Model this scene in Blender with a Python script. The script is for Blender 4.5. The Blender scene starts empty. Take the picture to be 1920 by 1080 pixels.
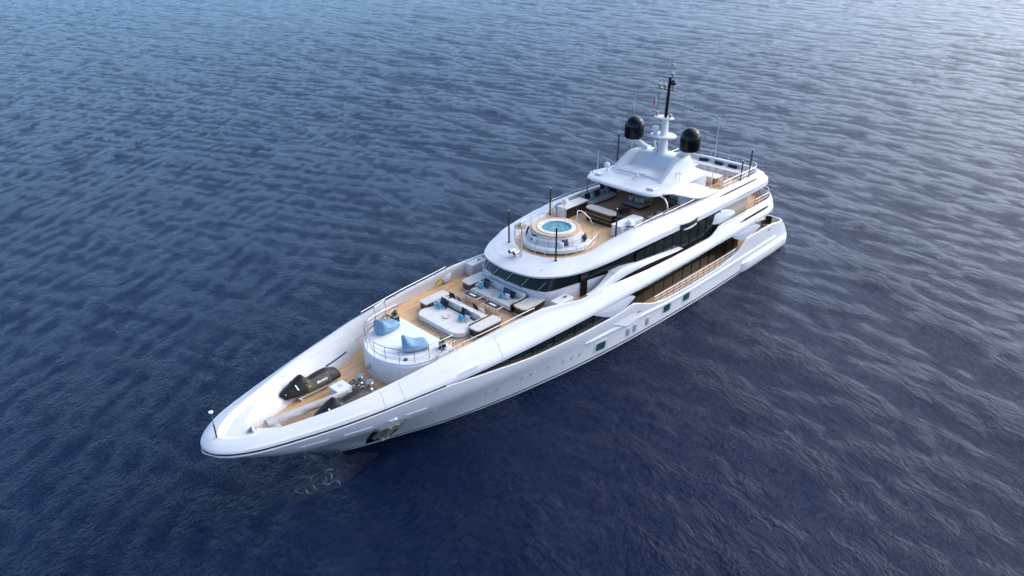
import bpy, bmesh, math, random
import numpy as np
from mathutils import Vector, Matrix
R = math.radians
random.seed(7)
scn = bpy.context.scene
col = scn.collection

# ================= camera, world, sun, exposure =================
cd = bpy.data.cameras.new("camera"); cam = bpy.data.objects.new("camera", cd); col.objects.link(cam)
cd.sensor_width = 36; cd.lens = 36*1360/1920; cd.clip_start = .5; cd.clip_end = 6000
_a, _t = math.pi + R(44.2), R(27.57)
_F = Vector((math.cos(_a)*math.cos(_t), math.sin(_a)*math.cos(_t), -math.sin(_t)))
_R = Vector((math.sin(_a), -math.cos(_a), 0)); _U = _R.cross(_F)
cam.matrix_world = Matrix(((_R.x, _U.x, -_F.x, 68), (_R.y, _U.y, -_F.y, 32.27), (_R.z, _U.z, -_F.z, 30), (0, 0, 0, 1)))
scn.camera = cam

SUN_EL, SUN_AZ = 31.0, 180-22.0        # azimuth measured from +X towards +Y
sv = Vector((math.cos(R(SUN_EL))*math.cos(R(SUN_AZ)), math.cos(R(SUN_EL))*math.sin(R(SUN_AZ)), math.sin(R(SUN_EL))))
w = bpy.data.worlds.new("World"); scn.world = w; w.use_nodes = True
nt = w.node_tree; nt.nodes.clear()
out = nt.nodes.new('ShaderNodeOutputWorld'); bg = nt.nodes.new('ShaderNodeBackground'); sky = nt.nodes.new('ShaderNodeTexSky')
sky.sky_type = 'NISHITA'; sky.sun_disc = False; sky.sun_elevation = R(SUN_EL); sky.sun_rotation = R(90-SUN_AZ)
sky.air_density = 1.0; sky.dust_density = 1.0; sky.ozone_density = 1.0
bg.inputs['Strength'].default_value = .15
tcw = nt.nodes.new('ShaderNodeTexCoord')
def wn(t, **k):
    n = nt.nodes.new(t)
    for a, v in k.items(): setattr(n, a, v)
    return n
dt = wn('ShaderNodeVectorMath', operation='DOT_PRODUCT'); nt.links.new(tcw.outputs['Generated'], dt.inputs[0]); dt.inputs[1].default_value = tuple(sv)
mxx = wn('ShaderNodeMath', operation='MAXIMUM'); nt.links.new(dt.outputs['Value'], mxx.inputs[0]); mxx.inputs[1].default_value = 0
pw = wn('ShaderNodeMath', operation='POWER'); nt.links.new(mxx.outputs[0], pw.inputs[0]); pw.inputs[1].default_value = 4.2
tint = wn('ShaderNodeMix', data_type='RGBA', blend_type='MULTIPLY'); tint.inputs[0].default_value = 1; nt.links.new(sky.outputs[0], tint.inputs[6]); tint.inputs[7].default_value = (.74, .90, 1.18, 1)
# thin bright cloud veil: even part, and a whiter glare round the sun
veil = wn('ShaderNodeMix', data_type='RGBA', blend_type='ADD'); veil.inputs[0].default_value = 1; nt.links.new(tint.outputs[2], veil.inputs[6]); veil.inputs[7].default_value = (1.0, 1.6, 2.7, 1)
gl_ = wn('ShaderNodeMix', data_type='RGBA', blend_type='MIX'); nt.links.new(pw.outputs[0], gl_.inputs[0]); nt.links.new(veil.outputs[2], gl_.inputs[6]); gl_.inputs[7].default_value = (52, 52, 54, 1)
sx = wn('ShaderNodeSeparateXYZ'); nt.links.new(tcw.outputs['Generated'], sx.inputs[0])
hz = wn('ShaderNodeMath', operation='SUBTRACT', use_clamp=True); hz.inputs[0].default_value = 1; nt.links.new(sx.outputs[2], hz.inputs[1])
hp = wn('ShaderNodeMath', operation='POWER'); nt.links.new(hz.outputs[0], hp.inputs[0]); hp.inputs[1].default_value = 4.2
hc = wn('ShaderNodeVectorMath', operation='SCALE'); hc.inputs[0].default_value = (5.2, 9.7, 16.6); hd = wn('ShaderNodeVectorMath', operation='DOT_PRODUCT'); nt.links.new(tcw.outputs['Generated'], hd.inputs[0]); hd.inputs[1].default_value = (-.15, -.25, 0)
he = wn('ShaderNodeMath', operation='MULTIPLY_ADD'); nt.links.new(hd.outputs['Value'], he.inputs[0]); he.inputs[1].default_value = 1; he.inputs[2].default_value = .78   # haze a little brighter to starboard and aft
hq = wn('ShaderNodeMath', operation='MULTIPLY'); nt.links.new(hp.outputs[0], hq.inputs[0]); nt.links.new(he.outputs[0], hq.inputs[1])
nt.links.new(hq.outputs[0], hc.inputs['Scale'])
ha = wn('ShaderNodeVectorMath', operation='ADD'); nt.links.new(gl_.outputs[2], ha.inputs[0]); nt.links.new(hc.outputs[0], ha.inputs[1])
nt.links.new(ha.outputs[0], bg.inputs[0]); nt.links.new(bg.outputs[0], out.inputs[0])
sd = bpy.data.lights.new("sun", 'SUN'); sd.energy = 1.25; sd.angle = R(1.5); sd.color = (1, .94, .86)
so = bpy.data.objects.new("sun", sd); col.objects.link(so); so.rotation_euler = (-sv).to_track_quat('-Z', 'Y').to_euler()
scn.view_settings.view_transform = 'Standard'; scn.view_settings.look = 'None'; scn.view_settings.exposure = -0.55
scn.view_settings.gamma = 1
scn.cycles.sample_clamp_indirect = 12; scn.cycles.blur_glossy = .3

# ================= materials =================
MT = {}
def mat(name, c, rough=.5, metal=0, coat=0, noise=0, nscale=8, bump=0, bscale=40, spec=.5, trans=0, ior=1.45, emis=None):
    if name in MT: return MT[name]
    m = bpy.data.materials.new(name); m.use_nodes = True; n = m.node_tree; b = n.nodes['Principled BSDF']
    b.inputs['Base Color'].default_value = (*c, 1); b.inputs['Roughness'].default_value = rough; b.inputs['Metallic'].default_value = metal
    b.inputs['Coat Weight'].default_value = coat; b.inputs['Coat Roughness'].default_value = .08
    b.inputs['Specular IOR Level'].default_value = spec; b.inputs['Transmission Weight'].default_value = trans; b.inputs['IOR'].default_value = ior
    tc = n.nodes.new('ShaderNodeTexCoord')
    if noise:
        t = n.nodes.new('ShaderNodeTexNoise'); t.inputs['Scale'].default_value = nscale; t.inputs['Detail'].default_value = 5
        n.links.new(tc.outputs['Object'], t.inputs['Vector'])
        r = n.nodes.new('ShaderNodeMapRange'); r.inputs[1].default_value = .3; r.inputs[2].default_value = .7
        r.inputs[3].default_value = 1-noise; r.inputs[4].default_value = 1+noise*.4
        n.links.new(t.outputs['Fac'], r.inputs[0])
        mx = n.nodes.new('ShaderNodeMix'); mx.data_type = 'RGBA'; mx.blend_type = 'MULTIPLY'; mx.inputs[0].default_value = 1
        mx.inputs[6].default_value = (*c, 1); n.links.new(r.outputs[0], mx.inputs[7]); n.links.new(mx.outputs[2], b.inputs['Base Color'])
    if bump:
        t2 = n.nodes.new('ShaderNodeTexNoise'); t2.inputs['Scale'].default_value = bscale; t2.inputs['Detail'].default_value = 4
        n.links.new(tc.outputs['Object'], t2.inputs['Vector'])
        bp = n.nodes.new('ShaderNodeBump'); bp.inputs['Strength'].default_value = bump; bp.inputs['Distance'].default_value = .02
        n.links.new(t2.outputs['Fac'], bp.inputs['Height']); n.links.new(bp.outputs[0], b.inputs['Normal'])
    MT[name] = m; return m
WHITE = mat('gelcoat_white', (.68, .685, .70), .34, spec=.3, coat=.12, noise=.05, nscale=.5, bump=.12, bscale=.9)
PAD = mat('deck_paint_white', (.76, .77, .79), .55, noise=.06, nscale=1.5, bump=.05, bscale=120)
NONSKID = mat('nonskid_grey', (.60, .62, .66), .6, noise=.05, nscale=2)
LGREY = mat('panel_light_grey', (.62, .65, .70), .3, coat=.4, noise=.04, nscale=.8)
GLASS = mat('black_glass', (.006, .009, .010), .04, spec=.45)
GGLASS = mat('green_glass', (.012, .10, .085), .06, spec=.6, noise=.4, nscale=2)
BGLASS = mat('bronze_glass', (.015, .009, .006), .06, spec=.4, noise=.5, nscale=.7)
DARK = mat('dark_groove', (.022, .014, .02), .35)
BROWN = mat('dark_wood', (.034, .013, .008), .22, coat=.6, noise=.35, nscale=3)
EBONY = mat('ebony_panel', (.012, .010, .010), .2, coat=.4)
CUSH = mat('cushion_white', (.66, .65, .64), .9, noise=.08, nscale=2.5, bump=.25, bscale=14)
TAUPE = mat('cushion_taupe', (.28, .245, .22), .9, noise=.12, nscale=3, bump=.25, bscale=14)
CREAM = mat('table_cream', (.66, .62, .56), .35, coat=.3, noise=.08, nscale=3)
NAVY = mat('pillow_navy', (.012, .016, .045), .85, noise=.2, nscale=6, bump=.2, bscale=20)
SLATE = mat('pillow_slate', (.055, .068, .12), .85, noise=.2, nscale=6, bump=.2, bscale=20)
TEAL = mat('pillow_teal', (.10, .42, .52), .85, noise=.15, nscale=6, bump=.2, bscale=20)
DTEAL = mat('pillow_dark_teal', (.03, .16, .2), .85, noise=.15, nscale=6, bump=.2, bscale=20)
PWHITE = mat('pillow_white', (.66, .66, .67), .9, noise=.1, nscale=6, bump=.2, bscale=20)
PTAUPE = mat('pillow_taupe', (.34, .32, .30), .9, noise=.1, nscale=6, bump=.2, bscale=20)
BLUE = mat('beanbag_blue', (.21, .35, .49), .95, noise=.16, nscale=2.5, bump=.6, bscale=6)
CHROME = mat('stainless', (.62, .60, .58), .16, metal=1)
RAILM = mat('rail_steel', (.60, .57, .56), .22, metal=1)
BLACK = mat('satin_black', (.008, .008, .009), .24, coat=.3)
CARBON = mat('carbon_pole', (.018, .012, .014), .35)
RADOM = mat('radome_black', (.005, .005, .005), .2, spec=.35)
COVER = mat('jetski_cover', (.014, .014, .013), .5, noise=.5, nscale=2.5, bump=.7, bscale=7)
COVER2 = mat('jetski_cover_panel', (.085, .08, .055), .6, noise=.4, nscale=3, bump=.6, bscale=7)
CANVAS = mat('canvas_grey', (.48, .47, .46), .85, noise=.14, nscale=4, bump=.7, bscale=5)
RUBBER = mat('rubber_seal', (.02, .02, .022), .7)
BEIGE = mat('interior_beige', (.52, .45, .35), .5, noise=.1, nscale=2)
YEL = mat('sign_yellow', (.75, .55, .03), .5)
LEAF = mat('plant_leaf', (.035, .075, .02), .5, noise=.3, nscale=10)
SOIL = mat('planter_gravel', (.5, .46, .38), .9, bump=.8, bscale=50)
NAVYP = mat('navy_plastic', (.010, .016, .11), .4)
AMBER = mat('amber_tab', (.75, .33, .02), .5)
RED = mat('flag_red', (.55, .02, .03), .8); GREEN = mat('flag_green', (.01, .28, .09), .8); FWHITE = mat('flag_white', (.75, .75, .75), .8)
TOWEL = mat('towel_white', (.76, .77, .80), .95, noise=.06, nscale=8, bump=.6, bscale=18)
TGLASS = mat('smoked_table_glass', (.05, .045, .045), .08, coat=.3)
CGLASS = mat('clear_edge_glass', (.7, .75, .75), .05, trans=.9)

def teak():
    m = bpy.data.materials.new('teak_deck'); m.use_nodes = True; n = m.node_tree; L = n.links; b = n.nodes['Principled BSDF']
    tc = n.nodes.new('ShaderNodeTexCoord'); sp = n.nodes.new('ShaderNodeSeparateXYZ'); L.new(tc.outputs['Object'], sp.inputs[0])
    def M(op, a, bb=None, c=None):
        k = n.nodes.new('ShaderNodeMath'); k.operation = op
        for i, v in enumerate((a, bb, c)):
            if v is None: continue
            if isinstance(v, (int, float)): k.inputs[i].default_value = v
            else: L.new(v, k.inputs[i])
        return k.outputs[0]
    y = M('MULTIPLY', sp.outputs[1], 1/.115); fl = M('FLOOR', y); fr = M('FRACT', y)
    seam = M('LESS_THAN', fr, .085)
    wn = n.nodes.new('ShaderNodeTexWhiteNoise'); wn.noise_dimensions = '2D'
    cb = n.nodes.new('ShaderNodeCombineXYZ'); xx = M('FLOOR', M('MULTIPLY', M('ADD', sp.outputs[0], M('MULTIPLY', fl, .77)), 1/2.6))
    L.new(xx, cb.inputs[0]); L.new(fl, cb.inputs[1]); L.new(cb.outputs[0], wn.inputs['Vector'])
    mp = n.nodes.new('ShaderNodeMapping'); mp.inputs['Scale'].default_value = (1.2, 14, 1); L.new(tc.outputs['Object'], mp.inputs[0])
    g = n.nodes.new('ShaderNodeTexNoise'); g.inputs['Scale'].default_value = 2; g.inputs['Detail'].default_value = 6; L.new(mp.outputs[0], g.inputs['Vector'])
    big = n.nodes.new('ShaderNodeTexNoise'); big.inputs['Scale'].default_value = .45; big.inputs['Detail'].default_value = 3; L.new(tc.outputs['Object'], big.inputs['Vector'])
    f = M('ADD', M('ADD', M('MULTIPLY', wn.outputs['Value'], .38), M('MULTIPLY', g.outputs['Fac'], .4)), M('MULTIPLY', big.outputs['Fac'], .5))
    cr = n.nodes.new('ShaderNodeValToRGB'); cr.color_ramp.elements[0].position = .25; cr.color_ramp.elements[0].color = (.50, .285, .135, 1)
    cr.color_ramp.elements[1].position = .95; cr.color_ramp.elements[1].color = (.80, .52, .29, 1); L.new(f, cr.inputs[0])
    mx = n.nodes.new('ShaderNodeMix'); mx.data_type = 'RGBA'; L.new(M('MULTIPLY', seam, .75), mx.inputs[0]); L.new(cr.outputs[0], mx.inputs[6]); mx.inputs[7].default_value = (.045, .03, .025, 1)
    L.new(mx.outputs[2], b.inputs['Base Color']); b.inputs['Roughness'].default_value = .5
    return m
TEAK = teak()

def hullmat():
    m = bpy.data.materials.new('hull_paint'); m.use_nodes = True; n = m.node_tree; L = n.links; b = n.nodes['Principled BSDF']
    tc = n.nodes.new('ShaderNodeTexCoord'); sp = n.nodes.new('ShaderNodeSeparateXYZ'); L.new(tc.outputs['Object'], sp.inputs[0])
    cr = n.nodes.new('ShaderNodeValToRGB'); cr.color_ramp.interpolation = 'CONSTANT'
    mr = n.nodes.new('ShaderNodeMapRange'); mr.inputs[1].default_value = -2; mr.inputs[2].default_value = 2; L.new(sp.outputs[2], mr.inputs[0]); L.new(mr.outputs[0], cr.inputs[0])
    e = cr.color_ramp.elements; e[0].position = 0; e[0].color = (.035, .018, .013, 1); e[1].position = (2+.06)/4; e[1].color = (.72, .74, .77, 1)
    for z, c in ((.21, (.012, .012, .02, 1)), (.34, (.89, .89, .90, 1))):
        k = e.new((2+z)/4); k.color = c
    no = n.nodes.new('ShaderNodeTexNoise'); no.inputs['Scale'].default_value = .35; L.new(tc.outputs['Object'], no.inputs['Vector'])
    mx = n.nodes.new('ShaderNodeMix'); mx.data_type = 'RGBA'; mx.blend_type = 'MULTIPLY'; mx.inputs[0].default_value = .06; L.new(cr.outputs[0], mx.inputs[6]); L.new(no.outputs['Fac'], mx.inputs[7])
    L.new(mx.outputs[2], b.inputs['Base Color']); b.inputs['Roughness'].default_value = .16; bq = n.nodes.new('ShaderNodeTexNoise'); bq.inputs['Scale'].default_value = .8; L.new(tc.outputs['Object'], bq.inputs['Vector']); bw = n.nodes.new('ShaderNodeBump'); bw.inputs['Strength'].default_value = .15; bw.inputs['Distance'].default_value = .03; L.new(bq.outputs['Fac'], bw.inputs['Height']); L.new(bw.outputs[0], b.inputs['Normal']); b.inputs['Coat Weight'].default_value = .6; b.inputs['Coat Roughness'].default_value = .05
    return m
HULL = hullmat()

# ================= mesh helpers =================
class MB:
    def __init__(s): s.v = []; s.f = []; s.m = []; s.mi = 0
    def add(s, vs, fs):
        o = len(s.v); s.v += [tuple(map(float, p)) for p in vs]; s.f += [tuple(o+i for i in f) for f in fs]; s.m += [s.mi]*len(fs)
    def box(s, c, d, rz=0, bev=0):
        x, y, z = c; a, b, h = d[0]/2, d[1]/2, d[2]/2
        cs, sn = math.cos(rz), math.sin(rz)
        rings = [(-h, 1)] if not bev else []
        def rect(q, zz): return [(x+(px*cs-py*sn), y+(px*sn+py*cs), z+zz) for px, py in ((-a+q, -b+q), (a-q, -b+q), (a-q, b-q), (-a+q, b-q))]
        if not bev: vs = rect(0, -h)+rect(0, h); n = 2
        else: vs = rect(bev, -h)+rect(0, -h+bev)+rect(0, h-bev)+rect(bev, h); n = 4
        fs = [(3, 2, 1, 0), tuple(4*(n-1)+i for i in range(4))]
        for k in range(n-1):
            for i in range(4): j = (i+1) % 4; fs.append((4*k+i, 4*k+j, 4*k+4+j, 4*k+4+i))
        s.add(vs, fs)
    def prism(s, poly, z0, z1, bev=0, ztop=None):
        n = len(poly); P = np.array(poly, float)
        if ztop is None: ztop = lambda x, y: z1
        cen = P.mean(0); rings = [[(x, y, z0) for x, y in P]]
        if bev:
            d = cen-P; l = np.hypot(d[:, 0], d[:, 1])[:, None]; Q = P+d/l*bev
            rings.append([(x, y, ztop(x, y)-bev) for x, y in P]); rings.append([(x, y, ztop(x, y)) for x, y in Q])
        else: rings.append([(x, y, ztop(x, y)) for x, y in P])
        vs = sum(rings, []); k = len(rings); fs = [tuple(range(n))[::-1], tuple(range(n*(k-1), n*k))]
        for r in range(k-1):
            for i in range(n): j = (i+1) % n; fs.append((r*n+i, r*n+j, r*n+n+j, r*n+n+i))
        s.add(vs, fs)
    def cyl(s, p0, p1, r0, r1=None, n=10, cap=True):
        p0, p1 = Vector(p0), Vector(p1); r1 = r0 if r1 is None else r1
        d = (p1-p0).normalized(); u = d.orthogonal().normalized(); w_ = d.cross(u)
        vs = []
        for p, r in ((p0, r0), (p1, r1)):
            vs += [p+(u*math.cos(2*math.pi*i/n)+w_*math.sin(2*math.pi*i/n))*r for i in range(n)]
        fs = [(i, (i+1) % n, n+(i+1) % n, n+i) for i in range(n)]
        if cap: fs += [tuple(range(n))[::-1], tuple(range(n, 2*n))]
        s.add(vs, fs)
    def tube(s, pts, r, n=6, closed=False):
        pts = [Vector(p) for p in pts]; m = len(pts); vs = []; fs = []; up = Vector((0, 0, 1))
        for i, p in enumerate(pts):
            a = pts[i-1] if (i or closed) else pts[0]; b = pts[(i+1) % m] if (i < m-1 or closed) else pts[-1]
            d = (b-a).normalized(); u = d.cross(up)
            if u.length < .1: u = d.cross(Vector((1, 0, 0)))
            u.normalize(); v_ = u.cross(d)
            rr = r[i] if isinstance(r, (list, tuple)) else r
            vs += [p+(u*math.cos(2*math.pi*k/n)+v_*math.sin(2*math.pi*k/n))*rr for k in range(n)]
        for i in range(m if closed else m-1):
            for k in range(n): k2 = (k+1) % n; j = (i+1) % m; fs.append((i*n+k, i*n+k2, j*n+k2, j*n+k))
        if not closed: fs += [tuple(range(n)), tuple(range((m-1)*n, m*n))[::-1]]
        s.add(vs, fs)
    def lathe(s, c, prof, n=28, rx=1, ry=1, full=True):
        vs = []; fs = []
        for r, z in prof: vs += [(c[0]+r*rx*math.cos(2*math.pi*i/n), c[1]+r*ry*math.sin(2*math.pi*i/n), c[2]+z) for i in range(n)]
        for k in range(len(prof)-1):
            for i in range(n): j = (i+1) % n; fs.append((k*n+i, k*n+j, k*n+n+j, k*n+n+i))
        if prof[0][0] > 1e-4: fs.append(tuple(range(n))[::-1])
        if prof[-1][0] > 1e-4: fs.append(tuple(range((len(prof)-1)*n, len(prof)*n)))
        s.add(vs, fs)
    def grid(s, G, flip=False, closeu=False):
        G = np.asarray(G, float); a, b = G.shape[:2]; fs = []
        for i in range(a-1 if not closeu else a):
            for j in range(b-1):
                i2 = (i+1) % a; q = (i*b+j, i2*b+j, i2*b+j+1, i*b+j+1); fs.append(q[::-1] if flip else q)
        s.add(G.reshape(-1, 3), fs)
    def grid2(s, G):                      # a surface and its mirror image on the other side
        G = np.asarray(G, float); H = G.copy(); H[..., 1] *= -1
        s.grid(G); s.grid(H, True)
    def build(s, name, mats, parent=None, smooth=35, merge=True):
        me = bpy.data.meshes.new(name); me.from_pydata(s.v, [], s.f)
        if not isinstance(mats, (list, tuple)): mats = [mats]
        for m_ in mats: me.materials.append(m_)
        me.polygons.foreach_set('material_index', s.m)
        if merge:
            bm = bmesh.new(); bm.from_mesh(me); bmesh.ops.remove_doubles(bm, verts=bm.verts, dist=1e-4)
            bmesh.ops.dissolve_degenerate(bm, dist=1e-5, edges=bm.edges); bmesh.ops.recalc_face_normals(bm, faces=bm.faces)
            bm.to_mesh(me); bm.free()
        if smooth:
            me.polygons.foreach_set('use_smooth', [True]*len(me.polygons)); me.set_sharp_from_angle(angle=R(smooth))
        me.update(); o = bpy.data.objects.new(name, me); col.objects.link(o)
        if parent is not None: o.parent = parent
        return o
def tag(o, label=None, cat=None, group=None, kind=None):
    if label: o['label'] = label
    if cat: o['category'] = cat
    if group: o['group'] = group
    if kind: o['kind'] = kind
    return o
def thing(name, label, cat, loc=(0, 0, 0), rz=0, group=None):
    o = bpy.data.objects.new(name, None); col.objects.link(o); o.location = loc; o.rotation_euler = (0, 0, rz); o.empty_display_size = .2
    return tag(o, label, cat, group)
def copy_tree(o, parent=None):
    c = o.copy(); col.objects.link(c)
    if parent is not None: c.parent = parent
    for ch in list(o.children): copy_tree(ch, c)
    return c
def catm(P, sub):
    P = np.asarray(P, float); n = len(P); outp = []
    for i in range(n-1):
        a = P[max(i-1, 0)]; b = P[i]; c = P[i+1]; d = P[min(i+2, n-1)]
        for k in range(sub):
            t = k/sub; outp.append(.5*((2*b)+(-a+c)*t+(2*a-5*b+4*c-d)*t*t+(-a+3*b-3*c+d)*t**3))
    outp.append(P[-1]); return np.array(outp)
def arc(cx, cy, r, a0, a1, n, ry=None):
    ry = r if ry is None else ry
    return [(cx+r*math.cos(R(a0+(a1-a0)*i/n)), cy+ry*math.sin(R(a0+(a1-a0)*i/n))) for i in range(n+1)]
def rrect(x0, x1, y0, y1, r, n=5):
    return arc(x1-r, y1-r, r, 0, 90, n)+arc(x0+r, y1-r, r, 90, 180, n)+arc(x0+r, y0+r, r, 180, 270, n)+arc(x1-r, y0+r, r, 270, 360, n)


# ---- shape tables (X forward, Y port, Z up; metres)
def pch(xs, ys, x):
    xs = np.asarray(xs, float); ys = np.asarray(ys, float)
    h = np.diff(xs); d = np.diff(ys)/h; m = np.zeros(len(xs))
    for i in range(1, len(xs)-1):
        if d[i-1]*d[i] > 0:
            w1, w2 = 2*h[i]+h[i-1], h[i]+2*h[i-1]
            m[i] = (w1+w2)/(w1/d[i-1]+w2/d[i])
    m[0] = d[0]; m[-1] = d[-1]
    x = np.clip(x, xs[0], xs[-1]); i = np.clip(np.searchsorted(xs, x)-1, 0, len(xs)-2)
    t = (x-xs[i])/h[i]
    return ((2*t**3-3*t*t+1)*ys[i]+(t**3-2*t*t+t)*h[i]*m[i]+(-2*t**3+3*t*t)*ys[i+1]+(t**3-t*t)*h[i]*m[i+1])
def T(*p): return [a[0] for a in p], [a[1] for a in p]
WS = T((-1,4.9),(2,5.2),(4.3,5.4),(13.3,5.62),(22.7,5.68),(29.4,5.65),(32.8,5.6),(36.4,5.48),(41.6,5.12),(44.8,4.78),(47.8,4.3),(51.2,3.65),(53,3.15),(54.7,2.6),(55.9,2.15),(56.8,1.65),(57.4,1.15),(57.8,.6),(57.95,.0))
W0 = T((-1,4.95),(.8,5.2),(9.7,5.32),(15,5.38),(22,5.25),(27.3,5.0),(31.7,4.62),(36.7,3.92),(41.2,3.05),(43.4,2.45),(47.45,1.0),(49.2,.35),(49.9,.0))
XS = T((-2,48.6),(-.5,49.6),(0,49.95),(.8,51.2),(1.74,52.9),(2.73,54.6),(3.6,56.1),(4.3,57.2),(4.8,57.93),(5.2,58.0))
HT = T((-1,2.75),(1.2,2.8),(2.8,3.05),(5,3.42),(7.5,3.55),(9.7,3.6),(10.6,3.25),(11.7,2.62),(14.4,2.25),(19,2.2),(22.5,2.28),(24.5,2.6),(26.2,3.3),(27.5,3.75),(29,3.62),(31,3.6),(37.4,3.78),(41.9,4.35),(43.8,4.62),(45,4.78),(60,4.82))
KZ = T((-2,-.25),(0,0),(1.2,.2),(2.2,.45),(3.0,.72),(3.5,.86),(4.8,1.0),(6,1.05))
def hull_y(X, z):
    X = np.asarray(X, float); z = np.asarray(z, float)+0*X
    xs = pch(*XS, z); s = np.clip(X/xs, -.02, 1)
    y0 = pch(*W0, s*49.9); y1 = pch(*WS, s*57.95); k = pch(*KZ, z)
    return np.maximum(y0+(y1-y0)*k, 0)

# ================= sea =================
def sea():
    def axis(lo, hi, c0, c1, d0, gr, dmax):
        a = list(np.arange(c0, c1, d0)); d = d0; x = a[-1]
        while x < hi: d = min(d*gr, dmax); x += d; a.append(x)
        d = d0; x = a[0]; b = []
        while x > lo: d = min(d*gr, dmax); x -= d; b.append(x)
        e = [x-20, x-80, x-300, x-900, x-2600]; f = [a[-1]+20, a[-1]+80, a[-1]+300, a[-1]+900, a[-1]+2600]
        return np.array(e[::-1]+b[::-1]+a+f)
    xs = axis(-420, 110, -20, 72, .34, 1.010, 1.7); ys = axis(-430, 70, -45, 25, .34, 1.010, 1.7)
    X, Y = np.meshgrid(xs, ys, indexing='ij'); Z = np.zeros_like(X)
    rng = np.random.RandomState(3); th0 = R(165)
    n = 110
    for i in range(n):
        lam = 1.5*(11/1.5)**(i/(n-1)) if i % 6 else 14+rng.rand()*10
        sp = .95 if lam < 4 else .55
        th = th0+rng.randn()*sp*.62; k = 2*math.pi/lam; ph = rng.rand()*6.28
        A = .016*lam**.55/ k**.5 * (.55 if lam > 12 else 1) * .62
        q = (X*math.cos(th)+Y*math.sin(th))*k+ph
        Z += A*np.sin(q+.35*np.sin(q*.5+ph*2))
    m = 1/(1+np.exp(-(X+400)/12))/(1+np.exp((X-100)/6))/(1+np.exp(-(Y+410)/12))/(1+np.exp((Y-60)/6))
    # gust patches: calmer and rougher water
    g = 1+.35*np.sin(X*.021+1.1*np.sin(Y*.017))*np.sin(Y*.026+.8*np.sin(X*.015+2))
    Z *= m*g*.25
    global sea_z
    def sea_z(x, y): return float(Z[min(np.searchsorted(xs, x), len(xs)-1), min(np.searchsorted(ys, y), len(ys)-1)])
    a, b = X.shape; me = bpy.data.meshes.new('sea')
    co = np.stack([X, Y, Z], -1).reshape(-1, 3).astype(np.float32)
    idx = np.arange(a*b).reshape(a, b); q = np.stack([idx[:-1, :-1], idx[1:, :-1], idx[1:, 1:], idx[:-1, 1:]], -1).reshape(-1, 4).astype(np.int32)
    me.vertices.add(len(co)); me.vertices.foreach_set('co', co.ravel()); me.loops.add(q.size); me.loops.foreach_set('vertex_index', q.ravel())
    me.polygons.add(len(q)); me.polygons.foreach_set('loop_start', np.arange(len(q), dtype=np.int32)*4)
    me.polygons.foreach_set('use_smooth', np.ones(len(q), bool)); me.update(calc_edges=True)
    o = bpy.data.objects.new('sea', me); col.objects.link(o); o['kind'] = 'structure'
    mt = bpy.data.materials.new('sea_water'); mt.use_nodes = True; N = mt.node_tree; L = N.links; B = N.nodes['Principled BSDF']; O = N.nodes['Material Output']
    B.inputs['Base Color'].default_value = (.0012, .016, .072, 1); B.inputs['Roughness'].default_value = .075; B.inputs['IOR'].default_value = 1.333
    tc = N.nodes.new('ShaderNodeTexCoord')
    def noise(scale, sx, sy, rot, det, rough=.6, dist=.0):
        mp = N.nodes.new('ShaderNodeMapping'); mp.vector_type = 'TEXTURE'; mp.inputs['Rotation'].default_value = (0, 0, rot); mp.inputs['Scale'].default_value = (sx, sy, 1); L.new(tc.outputs['Object'], mp.inputs[0])
        t = N.nodes.new('ShaderNodeTexNoise'); t.inputs['Scale'].default_value = scale; t.inputs['Detail'].default_value = det; t.inputs['Roughness'].default_value = rough; t.inputs['Distortion'].default_value = dist
        L.new(mp.outputs[0], t.inputs['Vector']); return t.outputs['Fac']
    def bump(h, s, d, prev=None):
        bp = N.nodes.new('ShaderNodeBump'); bp.inputs['Strength'].default_value = s; bp.inputs['Distance'].default_value = d; L.new(h, bp.inputs['Height'])
        if prev: L.new(prev, bp.inputs['Normal'])
        return bp.outputs[0]
    def ridge(h, p=1.3):
        a = N.nodes.new('ShaderNodeMath'); a.operation = 'MULTIPLY_ADD'; L.new(h, a.inputs[0]); a.inputs[1].default_value = 2; a.inputs[2].default_value = -1
        c = N.nodes.new('ShaderNodeMath'); c.operation = 'ABSOLUTE'; L.new(a.outputs[0], c.inputs[0])
        d = N.nodes.new('ShaderNodeMath'); d.operation = 'SUBTRACT'; d.inputs[0].default_value = 1; L.new(c.outputs[0], d.inputs[1])
        e = N.nodes.new('ShaderNodeMath'); e.operation = 'POWER'; L.new(d.outputs[0], e.inputs[0]); e.inputs[1].default_value = p; return e.outputs[0]
    b1 = bump(noise(1.7, 1, 2.1, R(-15), 5, .58, .5), 1, .28)
    b2 = bump(ridge(noise(3.1, 1, 2.0, R(-78), 4, .58, .5), 1.4), 1, .10, b1)
    b2 = bump(noise(6.5, 1, 1.7, R(-20), 4, .6, .3), 1, .065, b2)
    b3 = bump(noise(11, 1, 1.4, R(-50), 3, .6), 1, .03, b2)
    L.new(b3, B.inputs['Normal'])
    tr = N.nodes.new('ShaderNodeBsdfTransparent'); tr.inputs[0].default_value = (.66, .68, .66, 1)
    fr = N.nodes.new('ShaderNodeFresnel'); fr.inputs[0].default_value = 1.333; L.new(b3, fr.inputs[1])
    iv = N.nodes.new('ShaderNodeMath'); iv.operation = 'MULTIPLY_ADD'; L.new(fr.outputs[0], iv.inputs[0]); iv.inputs[1].default_value = -.6; iv.inputs[2].default_value = .6; iv.use_clamp = True
    mx = N.nodes.new('ShaderNodeMixShader'); L.new(iv.outputs[0], mx.inputs[0]); L.new(B.outputs[0], mx.inputs[1]); L.new(tr.outputs[0], mx.inputs[2]); L.new(mx.outputs[0], O.inputs[0])
    me.materials.append(mt)
    dp = MB(); dp.add([(-3000, -3000, -9), (3000, -3000, -9), (3000, 3000, -9), (-3000, 3000, -9)], [(0, 1, 2, 3)])
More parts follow.
